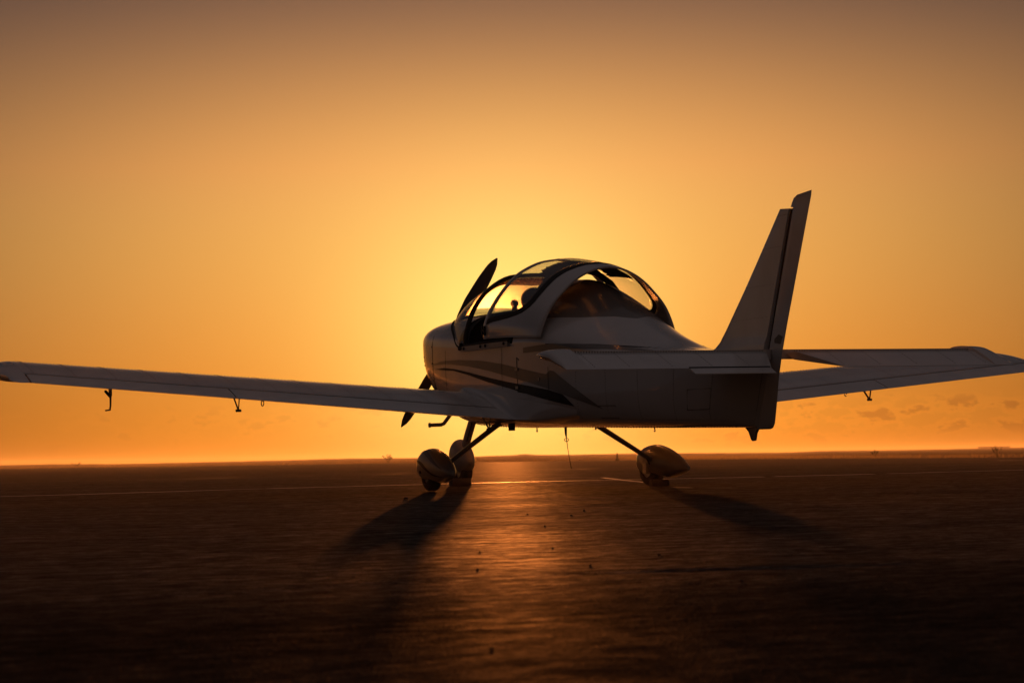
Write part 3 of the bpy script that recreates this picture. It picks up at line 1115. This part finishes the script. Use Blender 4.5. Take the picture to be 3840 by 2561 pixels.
Y_ROOT, Y_SPLIT, Y_END = .50, 2.765, 4.275
for s in (1, -1):
    def fx(vf):
        return vf if s == 1 else mirror(vf)
    wing = mesh('wing', *fx(loft([wing_ring(y) for y in frange(Y_ROOT, Y_END, 24)], True, True, True)), M_skin, plane, sharp=50)
    mesh('flap', *fx(loft([surf_ring(y, HX + .010, 1) for y in frange(.60, Y_SPLIT - .006, 12)], True, True, True)), M_skin, wing, sharp=50)
    mesh('aileron', *fx(loft([surf_ring(y, HX + .010, 1) for y in frange(Y_SPLIT + .006, Y_END - .012, 10)], True, True, True)), M_skin, wing, sharp=50)
    # dark strip laid in the flap and aileron gap to stand for its shade
    cv = []
    for y in frange(.60, Y_END - .012, 20):
        cv.append([wpt(y, x, 0) - Vector((0, 0, .006)) for x in (HX - .016, HX, HX + .016)])
    mesh('gap_shade', *fx(loft(cv, False)), M_gap, wing, solid=.01)
    # wing tip cap: the section shrinks towards a raked edge
    rings = []
    for q in frange(0, 1, 11):
        y = Y_END + .002 + .155 * math.sin(q * math.pi / 2)
        k = max(.02, math.cos(q * math.pi / 2)) ** .75
        full_x = XC[:-1] + [HX, .9, .97, 1.0]
        ring_ = []
        up = [wpt(Y_END, x, 0) for x in reversed(full_x)]
        dn = [wpt(Y_END, x, 1) for x in full_x[1:-1]]
        le, te, tez = wing_geo(Y_END)
        for p in up + dn:
            t_ = (p.x - te) / (le - te)
            mid = tez + .06 + t_ * .085
            x2 = p.x - .55 * max(0, t_ - .35) * (1 - math.cos(q * math.pi / 2)) + .03 * max(0, .35 - t_) * 0
            ring_.append((x2, y + 0.0, mid + (p.z - mid) * k - .012 * q))
        rings.append(ring_)
    mesh('wing_tip', *fx(loft(rings, True, False, True)), M_paint, wing, sharp=60)
    # rivet rows on the skin
    V, F = [], []

    def rivet(p, r_=.006):
        global V, F
        k = len(V)
        V += [(p.x - r_, p.y, p.z), (p.x, p.y + r_, p.z), (p.x + r_, p.y, p.z), (p.x, p.y - r_, p.z), (p.x, p.y, p.z + r_ * .55)]
        F += [(k, k + 1, k + 4), (k + 1, k + 2, k + 4), (k + 2, k + 3, k + 4), (k + 3, k, k + 4)]
    ribs = frange(.85, 4.2, 12)
    for y in ribs:
        for xc in frange(.05, HX - .03, 30):
            rivet(wpt(y, xc, 0))
    for xc, nn in ((.22, 130), (.30, 130), (.62, 60), (HX - .03, 110)):
        for y in frange(.75, 4.24, nn):
            rivet(wpt(y, xc, 0))
    rv = mesh('rivet_rows', *fx((V, F)), M_rivet, wing, smooth=False)
    rv['kind'] = 'stuff'
    # hinge brackets under the wing
    for y in (.70, 2.70):
        z0 = wpt(y, .74, 1)
        z1 = wpt(y, .86, 1)
        tip = Vector((z1.x + .03, y, z1.z - .085))
        br = mesh('hinge_bracket', *fx(merge(tube([z0 + Vector((0, 0, .01)), tip], .010, 6, ((0, 1, 0), .5)), tube([z1 + Vector((0, 0, .01)), tip], .009, 6, ((0, 1, 0), .5)),
                                          tube([tip + Vector((0, -.02, 0)), tip + Vector((0, .02, 0))], .010, 8))), M_legp, wing)
    y = 2.50
    z0 = wpt(y, .80, 1)
    ring = [z0 + Vector((0, .010 * math.cos(t), -.018 + .02 * math.sin(t))) for t in frange(0, 2 * math.pi, 13)]
    mesh('tie_down_ring', *fx(tube(ring, .004, 6)), M_legp, wing)
    if s == 1:   # pitot mast
        y = 3.60
        z0 = wpt(y, .62, 1)
        pm = [z0 + Vector((0, 0, .01)), z0 + Vector((-.005, 0, -.05)), z0 + Vector((-.008, .002, -.12)), z0 + Vector((-.012, .008, -.152)), z0 + Vector((.04, .028, -.155)), ]
        pit = mesh('pitot_tube', *merge(tube(pm, [.014, .008, .007, .007, .006], 8), tube([z0 + Vector((0, 0, -.055)), z0 + Vector((.10, .012, -.012))], .011, 8), box(z0 + Vector((0, 0, -.02)), (.06, .012, .06))), M_cabin, wing)
    # root fillet blending the wing into the fuselage
    FT = [(-1.72, .615), (-1.39, .668), (-.95, .722), (-.57, .762), (-.136, .806), (.10, .835), (.29, .838), (.45, .79), (.56, .70)]
    rings = []
    for x in frange(.56, -1.72, 46):
        zt = lin(x, FT)
        yt_ = side_y(x, zt) - .004
        if x > -.78:
            ys = lin(x, [(-.78, .605), (-.5, .62), (.2, .66), (.56, .60)])
            le, te, tez = wing_geo(ys)
            xc = max(0.0, min(.995, 1 - (x - te) / (le - te)))
            pb = wpt(ys, xc, 0)
            zb = pb.z + .001
        else:
            q = (-.78 - x) / .94
            ys = .605 + (side_y(-1.72, .56) + .002 - .605) * (max(0, q) ** .9)
            zb = lin(q, [(0, wpt(.605, .995, 0).z), (.5, .532), (1, .555)])
        ring_ = []
        for q in frange(0, 1, 10):
            e = q ** 1.8
            ring_.append((x, yt_ + (ys - yt_) * e, zt + (zb - zt) * (1 - max(0, 1 - q) ** 1.7)))
        if x <= -.78:       # turn under to the belly
            ring_ += [(x, ys - .02, zb - .02), (x, ys - .09, zb - .035)]
        else:
            ring_ += [ring_[-1], ring_[-1]]
        rings.append(ring_)
    mesh('wing_fillet', *fx(loft(rings, False)), M_paint, plane, sharp=45)

# ---------------------------------------------------------------- tail
XH, ZH = -3.90, .902


def flat_sect(xa, xb, za, zb, y, th, n=9):
    """symmetric section from nose (xa,za) to tail (xb,zb)"""
    pts_u, pts_d = [], []
    d = Vector((xb - xa, 0, zb - za))
    nrm_ = Vector((-d.z, 0, d.x)).normalized()
    if nrm_.z < 0:
        nrm_ = -nrm_
    for q in frange(0, 1, n):
        t = q * q
        h = th * 1.48 * (1.05 * math.sqrt(t + 1e-6) - .9 * t - .1 * t * t) + .0012
        b = Vector((xa, y, za)) + d * t
        pts_u.append(b + nrm_ * h)
        pts_d.append(b - nrm_ * h)
    return list(reversed(pts_u)) + pts_d[1:]


DRO = R(17.5)
for s in (1, -1):
    def fx(vf):
        return vf if s == 1 else mirror(vf)
    rings = []
    for y in frange(.03, 1.47, 10):
        q = y / 1.47
        xle = -3.36 - .12 * q
        sec = []
        for t in frange(0, 1, 10):
            tt = t * t
            h = .034 * (1.9 * math.sqrt(tt) - .95 * tt) * (1 - .1 * q) + .0005
            sec.append((tt, h))
        up = [Vector((xle + (XH + .02 - xle) * t, y, ZH + .016 * (1 - t) + h)) for t, h in reversed(sec)]
        dn = [Vector((xle + (XH + .02 - xle) * t, y, ZH + .016 * (1 - t) - h)) for t, h in sec[1:]]
        rings.append(up + dn)
    tip_r = []
    for q in (.4, .75, 1.0):
        k = math.sqrt(1 - q * q) + .03
        mid = [Vector((p.x - .06 * q * (p.x + 3.9) / .42, 1.47 + .045 * q, ZH + .008 + (p.z - ZH - .008) * k)) for p in rings[-1]]
        tip_r.append(mid)
    stab = mesh('tailplane', *fx(loft(rings + tip_r, True, True, True)), M_skin, plane, sharp=50)
    # elevator, drooped
    cd = Vector((-math.cos(DRO), 0, -math.sin(DRO)))
    nm = Vector((-math.sin(DRO), 0, math.cos(DRO)))

    def eling(y, c, th, front=-.012, cut=0):
        up, dn = [], []
        for t in frange(0, 1, 8):
            dd = front + (c - front) * t
            h = th * (1 - max(0, dd) / c) * min(1, math.sqrt(max(0, (dd - front) / .02))) + .0012
            b = Vector((XH, y + cut * t, ZH)) + cd * dd
            up.append(b + nm * h)
            dn.append(b - nm * h)
        return list(reversed(up)) + dn[1:]
    el = mesh('elevator', *fx(loft([eling(.08, .325, .030, cut=(.13 if s == 1 else .26))] + [eling(y, .325, .030) for y in frange(.36, 1.49, 8)], True, True, True)), M_skin, stab, sharp=50)
    # horn balance with rounded cap at the tip
    hr = []
    for q in frange(0, 1, 9):
        y = 1.492 + .155 * q
        fr_ = -.27 + .10 * q ** 2
        k = math.sqrt(max(0, 1 - q ** 3)) * .9 + .1
        up, dn = [], []
        for t in frange(0, 1, 14):
            dd = fr_ + (.325 - fr_) * t
            tt = t
            h = .054 * k * math.sqrt(max(0, tt)) * max(0, 1 - tt) ** .8 * 1.9 + .0012
            b = Vector((XH, y, ZH)) + (cd * dd if dd > 0 else Vector((-math.cos(R(5)), 0, -math.sin(R(5)))) * dd)
            up.append(b + nm * h)
            dn.append(b - nm * h)
        hr.append(list(reversed(up)) + dn[1:])
    mesh('horn_balance', *fx(loft(hr, True, True, True)), M_paint, stab, sharp=60)
    if s == 1:
        tv = []
        for y in (.22, .80):
            a = Vector((XH, y, ZH)) + cd * .325
            up = [a + Vector((-.0, 0, .004)), a + Vector((-.085, 0, -.036))]
            dn = [a + Vector((-.085, 0, -.040)), a + Vector((0, 0, -.006))]
            tv.append(up + dn)
        mesh('trim_tab', *loft(tv, True, True, True), M_skin, stab, smooth=False)
        mesh('tab_hinge', *tube([Vector((XH, .22, ZH)) + cd * .323 + nm * .004, Vector((XH, .80, ZH)) + cd * .323 + nm * .004], .006, 6), M_gap, stab)
    V, F = [], []
    for y in frange(.12, 1.46, 70):
        for dd in (.02,):
            p = Vector((XH, y, ZH)) + cd * dd + nm * .030
            V, F = merge((V, F), sphere(p, .0052, None, None, 5, 3))
    for y in (.35, .62, .9, 1.2, 1.44):
        for dd in frange(.04, .28, 9):
            p = Vector((XH, y, ZH)) + cd * dd + nm * (.030 * (1 - dd / .325) + .001)
            V, F = merge((V, F), sphere(p, .004, None, None, 5, 3))
    rv = mesh('rivet_rows', *fx((V, F)), M_rivet, stab)
    rv['kind'] = 'stuff'

# fin and rudder


def hinge_x(z):
    return -3.636 + (z - .458) * (-4.166 + 3.636) / (1.805 - .458)


def rte_x(z):
    return interp(z, [(.45, -3.852), (.483, -3.864), (.852, -3.957), (1.40, -4.195), (1.929, -4.432)])


def fin_le(z):
    return lin(z, [(.93, -2.80), (.955, -2.95), (.98, -3.045), (1.02, -3.12), (1.10, -3.215), (1.397, -3.545), (1.85, -4.02)])


rings = []
for z in [.93, .955, .98, 1.02, 1.06, 1.10, 1.2, 1.35, 1.5, 1.65, 1.8, 1.847]:
    xa, xb = fin_le(z), hinge_x(z) + .012
    th = .045 - .020 * (z - .93)
    if z < 1.02:
        th += .01
    up, dn = [], []
    for t in frange(0, 1, 10):
        tt = t * t
        h = th * (1.7 * math.sqrt(tt) - .85 * tt) + .001
        up.append(Vector((xa + (xb - xa) * tt, h, z - (.012 * tt if z > 1.84 else 0))))
        dn.append(Vector((xa + (xb - xa) * tt, -h, z - (.012 * tt if z > 1.84 else 0))))
    rings.append(list(reversed(up)) + dn[1:])
fin = mesh('fin', *loft(rings, True, False, True), M_skin, plane, sharp=50)
rings = []
for z in [.412, .420, .45, .6, .75, .9, 1.1, 1.3, 1.5, 1.7, 1.838, 1.846, 1.875, 1.897, 1.912]:
    f0 = hinge_x(min(z, 1.84)) - .010
    if z > 1.84:
        f0 = lin(z, [(1.84, hinge_x(1.84) - .010), (1.846, -4.155), (1.875, -4.175), (1.897, -4.195), (1.912, -4.245)])
    te = rte_x(z)
    if z < .46:
        te = lin(z, [(.412, -3.79), (.420, -3.825), (.45, -3.852)])
    th = .032 - .010 * (z - .45)
    up, dn = [], []
    for t in frange(0, 1, 9):
        x = f0 + (te - f0) * t
        h = th * min(1, math.sqrt(t * 8 + .02)) * max(0, 1 - t) ** .9 + .0015
        zz = z + (.017 * t if z > 1.9 else 0)
        up.append(Vector((x, h, zz)))
        dn.append(Vector((x, -h, zz)))
    rings.append(list(reversed(up)) + dn[1:])
rud = mesh('rudder', *loft(rings, True, True, True), M_skin, fin, sharp=50)
V, F = [], []
for z in frange(1.02, 1.83, 48):
    for s in (1, -1):
        V, F = merge((V, F), sphere((hinge_x(z) + .03, s * (.026 - .012 * (z - .93)), z), .004, None, None, 5, 3))
for z in (1.15, 1.36, 1.6, 1.8):
    for t in frange(.12, .9, 10):
        xa, xb = fin_le(z), hinge_x(z)
        for s in (1, -1):
            th = (.045 - .020 * (z - .93)) * (1.7 * math.sqrt(t) - .85 * t)
            V, F = merge((V, F), sphere((xa + (xb - xa) * t, s * th, z), .004, None, None, 5, 3))
rv = mesh('rivet_rows', V, F, M_rivet, fin)
rv['kind'] = 'stuff'
gp_ = []  # dark plate added along the rudder hinge so no light shows through
for z in frange(.44, 1.835, 12):
    x = hinge_x(z)
    gp_.append([(x + .03, .010, z), (x - .03, .010, z), (x - .03, -.010, z), (x + .03, -.010, z)])
mesh('hinge_gap_filler', *loft(gp_, True, True, True), M_gap, fin, smooth=False)
for z in (.62, 1.02, 1.62):
    mesh('hinge', *box((hinge_x(z) + .001, 0, z), (.03, .02, .03)), M_gap, fin, smooth=False)
for s in (1, -1):   # painted dart on the rudder
    V = []
    for x, z in ((-3.915, 1.0), (-3.965, 1.03), (-4.005, 1.012), (-3.975, .965), (-3.915, .975)):
        f0, te = hinge_x(z) - .01, rte_x(z)
        t = (x - f0) / (te - f0)
        V.append((x, s * ((.032 - .01 * (z - .45)) * min(1, math.sqrt(max(0, t) * 8 + .02)) * max(0, 1 - t) ** .9 + .0035), z))
    mesh('dart_mark', V, [(0, 1, 2, 3, 4)], M_grey, rud, smooth=False)

# ---------------------------------------------------------------- undercarriage


def wheel(name, c, r_, wd, yaw, parent):
    rot = Matrix.Rotation(yaw, 3, 'Z')
    prof = [(.55, -.5), (.80, -.52), (.93, -.42), (.99, -.22), (1.0, 0), (.99, .22), (.93, .42), (.80, .52), (.55, .5)]
    n = 32
    rings = []
    for k in range(n):
        a = 2 * math.pi * k / n
        ring_ = []
        for rr_, ww in prof:
            p = rot @ Vector((r_ * rr_ * math.cos(a), wd * ww, r_ * rr_ * math.sin(a)))
            if p.z < -r_ * .985:
                p.z = -r_ * .985
            ring_.append(p + c)
        rings.append(ring_)
    V, F = loft(rings + [rings[0]], False)
    w = mesh(name, V, F, M_tyre, parent, sharp=60)
    a, b = rot @ Vector((0, wd * .38, 0)), rot @ Vector((0, -wd * .38, 0))
    mesh('rim', *tube([c + a, c + b], r_ * .58, 20), M_metal, w)
    mesh('axle', *tube([c + a * 1.6, c + b * 1.6], .016, 10), M_metal, w)
    return w


def fairing(parent, c, yaw, L0, L1, zt, zb, ztip, wd, zmid, stripes=0):
    """streamlined spat: nose at +L0, blunt tail tip at -L1"""
    rot = Matrix.Rotation(yaw, 3, 'Z')
    ENV = [(0, .03), (.02, .30), (.05, .47), (.10, .65), (.18, .84), (.28, .96), (.38, 1.0), (.48, .975), (.60, .875), (.72, .71), (.85, .47), (.95, .25), (1, .13)]
    WV = [(0, .03), (.02, .32), (.05, .52), (.10, .72), (.18, .90), (.28, 1.0), (.46, 1.0), (.60, .94), (.74, .80), (.86, .58), (.95, .36), (1, .16)]

    def pt(t, a, off=0.0):
        x = L0 - (L0 + L1) * t
        env, wv = interp(t, ENV), interp(t, WV)
        zc = zmid + (ztip - zmid) * max(0, (t - .38) / .62) ** 1.1
        hu = (zt - zmid) * env + off
        hd = (zmid - zb) * min(1.0, env * 1.25) + off
        cy, sz = math.cos(a), math.sin(a)
        ny = math.copysign(abs(cy) ** .85, cy)
        nz = math.copysign(abs(sz) ** .85, sz)
        p = rot @ Vector((x, (wd * wv + off) * ny, 0))
        return (c.x + p.x, c.y + p.y, zc + (hu if nz > 0 else hd) * nz)
    rings = [[pt(t, 2 * math.pi * k / 28) for k in range(28)] for t in [0, .008, .02, .04, .07] + frange(.1, 1, 26)]
    o = mesh('wheel_fairing', *loft(rings, True, True, True), M_spat, parent, sharp=60)
    for a0, a1, wa, ma in (((1.15, .25, .17, M_grey2), (.35, -.62, .10, M_black)) if stripes else ()):
        rr_ = []
        for q in frange(0, 1, 24):
            t = .12 + .74 * q
            a = a0 + (a1 - a0) * q ** 1.2
            ww = wa * math.sin(math.pi * min(1, q * .8 + .12))
            rr_.append([pt(t, (a + e if stripes > 0 else math.pi - a - e), .0016) for e in (-ww, -ww / 2, 0, ww / 2, ww)])
        mesh('stripe', *loft(rr_, False), ma, o)
    return o


for s in (1, -1):
    dz = s * .0062
    wc = Vector((0, s * .964, .152 + dz))
    gear = mesh('main_gear_leg', *tube([(-.06, s * .22, .60 + dz), (-.09, s * .44, .505 + dz), (-.12, s * .66, .362 + dz), (-.15, s * .86, .232 + dz), (-.13, s * .92, .19 + dz)],
                                       [.022, .021, .019, .017, .016], 12, ((1, 0, 0), 2.1)), M_legp, plane)
    wheel('wheel', wc, .152, .10, R(3.5) * -s, plane)
    spat = fairing(plane, Vector((0, s * .972, 0)), R(3.5) * -s, .22, .585, .338 + dz, .092 + dz, .140 + dz, .100, .20 + dz, stripes=s)
    bx_ = wc + Vector((-.03, s * .102, .0))
    mesh('axle_cap', *tube([bx_, bx_ + Vector((0, s * .012, 0))], .013, 10), M_cabin, plane)
    mesh('brake_caliper', *box((-.06, s * .885, .15 + dz), (.07, .03, .09)), M_metal, plane, smooth=False)
    mesh('brake_hose', *tube([(-.14, s * .84, .25 + dz), (-.16, s * .86, .20 + dz), (-.12, s * .89, .16 + dz)], .006, 6), M_rubber, plane)
# nose gear
wheel('wheel', Vector((1.784, 0, .166)), .152, .095, 0, plane)
fairing(plane, Vector((1.79, 0, 0)), 0, .19, .23, .42, .137, .21, .088, .26)
mesh('nose_gear_leg', *tube([(1.72, 0, .33), (1.63, 0, .45), (1.52, 0, .575), (1.42, 0, .70)], [.030, .029, .028, .028], 14, ((1, 0, 0), 1.9)), M_legp, plane)
mesh('leg_seam', *tube([(1.60, .027, .40), (1.54, .027, .47), (1.46, .027, .575)], .004, 6), M_gap, plane)
# bent exhaust pipe under the cowling
ex = mesh('exhaust_pipe', *tube([(1.26, .26, .68), (1.225, .34, .60), (1.21, .385, .552), (1.21, .41, .543), (1.21, .512, .541)], .016, 12), M_legp, plane)
mesh('flange', *tube([(1.21, .508, .541), (1.21, .52, .541)], .021, 14), M_legp, ex)

# ------------------------------------------------------------------ loose things on the apron


def chock(label, p, size, rz):
    x, y, z = size
    prof = [(-x / 2, 0), (x / 2, 0), (x / 2, z * .5), (x / 2 - z * .35, z), (-x / 2 + z * .35, z), (-x / 2, z * .5)]
    V = [(a, -y / 2, b) for a, b in prof] + [(a, y / 2, b) for a, b in prof]
    F = [(0, 1, 2, 3, 4, 5), (11, 10, 9, 8, 7, 6)] + [(k, k + 6, (k + 1) % 6 + 6, (k + 1) % 6) for k in range(6)]
    o = mesh('wheel_chock', V, F, M_wood, None, smooth=False)
    b = o.modifiers.new('bevel', 'BEVEL')
    b.width = .006
    b.segments = 2
    o.location = p
    o.rotation_euler = (0, 0, rz)
    o['label'] = label
    o['category'] = 'chock'
    o['group'] = 'wheel chocks'
    return o


chock('dark wooden chock wedged behind the nose wheel', (1.575, 0.10, height(1.575, .10) + .001), (.085, .18, .068), R(4))
chock('dark wooden chock lying behind the right main wheel', (-.205, -.935, height(-.205, -.935) + .001), (.085, .15, .055), R(-6))

STONES = [((13.16, 0.07), 0.0056, 'pebble in the middle of the lit strip, left of a pair'), ((12.83, 0.3), 0.0068, 'pebble nearer of the pair below the whip aerial'), ((13.61, 0.39), 0.0068, 'pebble farther of the pair below the whip aerial'),
          ((8.45, 0.5), 0.0068, 'dark pebble at the right rim of the lit strip'), ((7.82, 0.24), 0.0056, 'dark pebble in the blurred lit strip right of centre'), ((7.72, -0.12), 0.0050, 'dark pebble in the blurred lit strip near the left shadow'),
          ((9.13, 0.14), 0.0045, 'small pebble at the middle of the lit strip'), ((8.88, -0.13), 0.0045, 'small pebble beside the edge of the left wheel shadow'), ((11.34, 0.14), 0.0045, 'tiny pebble below the pair of pebbles'),
          ((16.75, -0.75), 0.0165, 'dark stone on the tarmac just left of the left main wheel'), ((4.88, -0.05), 0.0034, 'blurred speck of grit close to the camera'), ((6.9, 0.64), 0.0045, 'dim pebble right of the lit strip in the foreground')]
for (u, v), r_, lab in STONES:
    V, F = sphere((0, 0, 0), r_, r_ * random.uniform(.8, 1.3), r_ * random.uniform(.55, .8), 8, 6)
    V = [tuple(Vector(q) * (1 + .25 * noise.noise(Vector(q) * 90 + Vector((u, v, 0))))) for q in V]
    o = mesh('pebble', V, F, M_tar)
    p = gp(u, v)
    o.location = (p.x, p.y, height(p.x, p.y) + r_ * .45)
    o['label'] = lab
    o['category'] = 'stone'
    o['group'] = 'loose stones on the tarmac'

# ------------------------------------------------------------------ far things


def shrub(label, u, v, h, wd, n, z0=0.05):
    root = bpy.data.objects.new('shrub', None)
    C.objects.link(root)
    p = gp(u, v)
    root.location = (p.x, p.y, z0)
    V, F = [], []
    V2, F2 = [], []
    for i in range(n):
        a = random.uniform(0, 6.283)
        l = random.uniform(.5, 1) * h
        sp = random.uniform(.1, .55) * wd
        end = Vector((math.cos(a) * sp, math.sin(a) * sp, l))
        mid = end * .5 + Vector((0, 0, .08 * h))
        V, F = merge((V, F), tube([(0, 0, -.05), mid, end], [.02 * h, .014 * h, .006 * h], 4))
        for k in range(26):
            q = random.uniform(.3, 1)
            c = mid.lerp(end, q) + Vector([random.gauss(0, .06 * h) for _ in range(3)])
            d1 = Vector([random.gauss(0, 1) for _ in range(3)]).normalized() * .06 * h
            d2 = Vector([random.gauss(0, 1) for _ in range(3)]).normalized() * .03 * h
            b = len(V2)
            V2 += [tuple(c - d1), tuple(c + d2), tuple(c + d1), tuple(c - d2)]
            F2.append((b, b + 1, b + 2, b + 3))
    mesh('stem', V, F, M_bush, root)
    mesh('foliage', V2, F2, M_bush, root, smooth=False)
    root['label'] = label
    root['category'] = 'shrub'
    root['group'] = 'shrubs at the edge of the apron'


shrub('spindly shrub on the skyline left of the left main wheel', 156, -8.1, .62, .75, 9)
shrub('low dark bush on the skyline at far left', 174, -31.4, .42, .85, 7)
shrub('dark shrub among dry grass right of the tail', 92, 13.7, .36, .4, 6)
shrub('bushy tuft near the right border below the low building', 72, 14.4, .33, .4, 7)
mesh_v = tube([(0, 0, 0), (0, 0, .10), (0, 0, .12), (0, 0, .36), (0, 0, .40)], [.10, .10, .045, .03, .01], 12)
o = mesh('marker_cone', *mesh_v, M_tar)
p = gp(124, 5.3)
o.location = (p.x, p.y, .04)
o['label'] = 'small dark marker cone at the far edge of the apron'
o['category'] = 'marker'
# low building on the ridge
root = bpy.data.objects.new('low_building', None)
C.objects.link(root)
p = gp(600, 119)
root.location = (p.x, p.y, .4)
root.rotation_euler = (0, 0, YAW)
mesh('wall', *box((0, 0, .25), (6, 6.6, 1.0)), M_field, root, smooth=False)
mesh('roof', *box((0, 0, .82), (6.4, 7.0, .12)), M_tar, root, smooth=False)
root['label'] = 'long low flat-roofed building on the ridge at far right'
root['category'] = 'building'

# dry grass along the edge of the apron, lit from behind
wn_ = M_weed.node_tree
tl_ = wn_.nodes.new('ShaderNodeBsdfTranslucent')
tl_.inputs[0].default_value = (0.42, 0.30, 0.14, 1)
ms_ = wn_.nodes.new('ShaderNodeMixShader')
ms_.inputs[0].default_value = 0.55
wn_.links.new(wn_.nodes['Principled BSDF'].outputs[0], ms_.inputs[1])
wn_.links.new(tl_.outputs[0], ms_.inputs[2])
wn_.links.new(ms_.outputs[0], wn_.nodes['Material Output'].inputs[0])
V, F = [], []
for i in range(26000):
    v = random.uniform(-45, 16)
    if random.random() < .45:
        v = random.uniform(6, 15.5)
    ue = edge_u(v)
    u = ue + random.uniform(.5, 14) * (1 if random.random() < .6 else 6)
    dens_ = .5 + .5 * noise.noise((v * .35, 3, 0))
    if random.random() > dens_ + (.25 if v > 7 else 0):
        continue
    p = gp(u, v)
    h = random.uniform(.08, .20) * (1.6 if random.random() < .08 else 1) * (u / 170) ** .5
    a = random.uniform(0, 6.283)
    wv = .012 * u / 100
    dx, dy = math.cos(a) * wv, math.sin(a) * wv
    lx, ly = random.gauss(0, .3) * h, random.gauss(0, .3) * h
    k = len(V)
    zg = .05 + .0006 * (u - ue)
    V += [(p.x - dx, p.y - dy, -.05), (p.x + dx, p.y + dy, -.05), (p.x + lx, p.y + ly, zg + h)]
    F.append((k, k + 1, k + 2))
gr = mesh('dry_grass', V, F, M_weed, smooth=False)
gr['kind'] = 'stuff'

# ------------------------------------------------------------------ evening haze
c0 = gp(0, 0)
V, F = box((0, 0, 0), (2060, 2060, 4.0))
o = mesh('haze', V, F, None, None, smooth=False)
o.location = (c0.x, c0.y, 0.35)
o.rotation_euler = (0, 0, YAW)
o['kind'] = 'stuff'
hm = bpy.data.materials.new('evening_haze')
hm.use_nodes = True
N, L = hm.node_tree.nodes, hm.node_tree.links
N.remove(N['Principled BSDF'])
pv = N.new('ShaderNodeVolumePrincipled')
pv.inputs['Color'].default_value = (0.95, 0.88, 0.80, 1)
pv.inputs['Density'].default_value = 0.00042
pv.inputs['Anisotropy'].default_value = 0.55
L.new(pv.outputs[0], N['Material Output'].inputs['Volume'])
o.data.materials.append(hm)
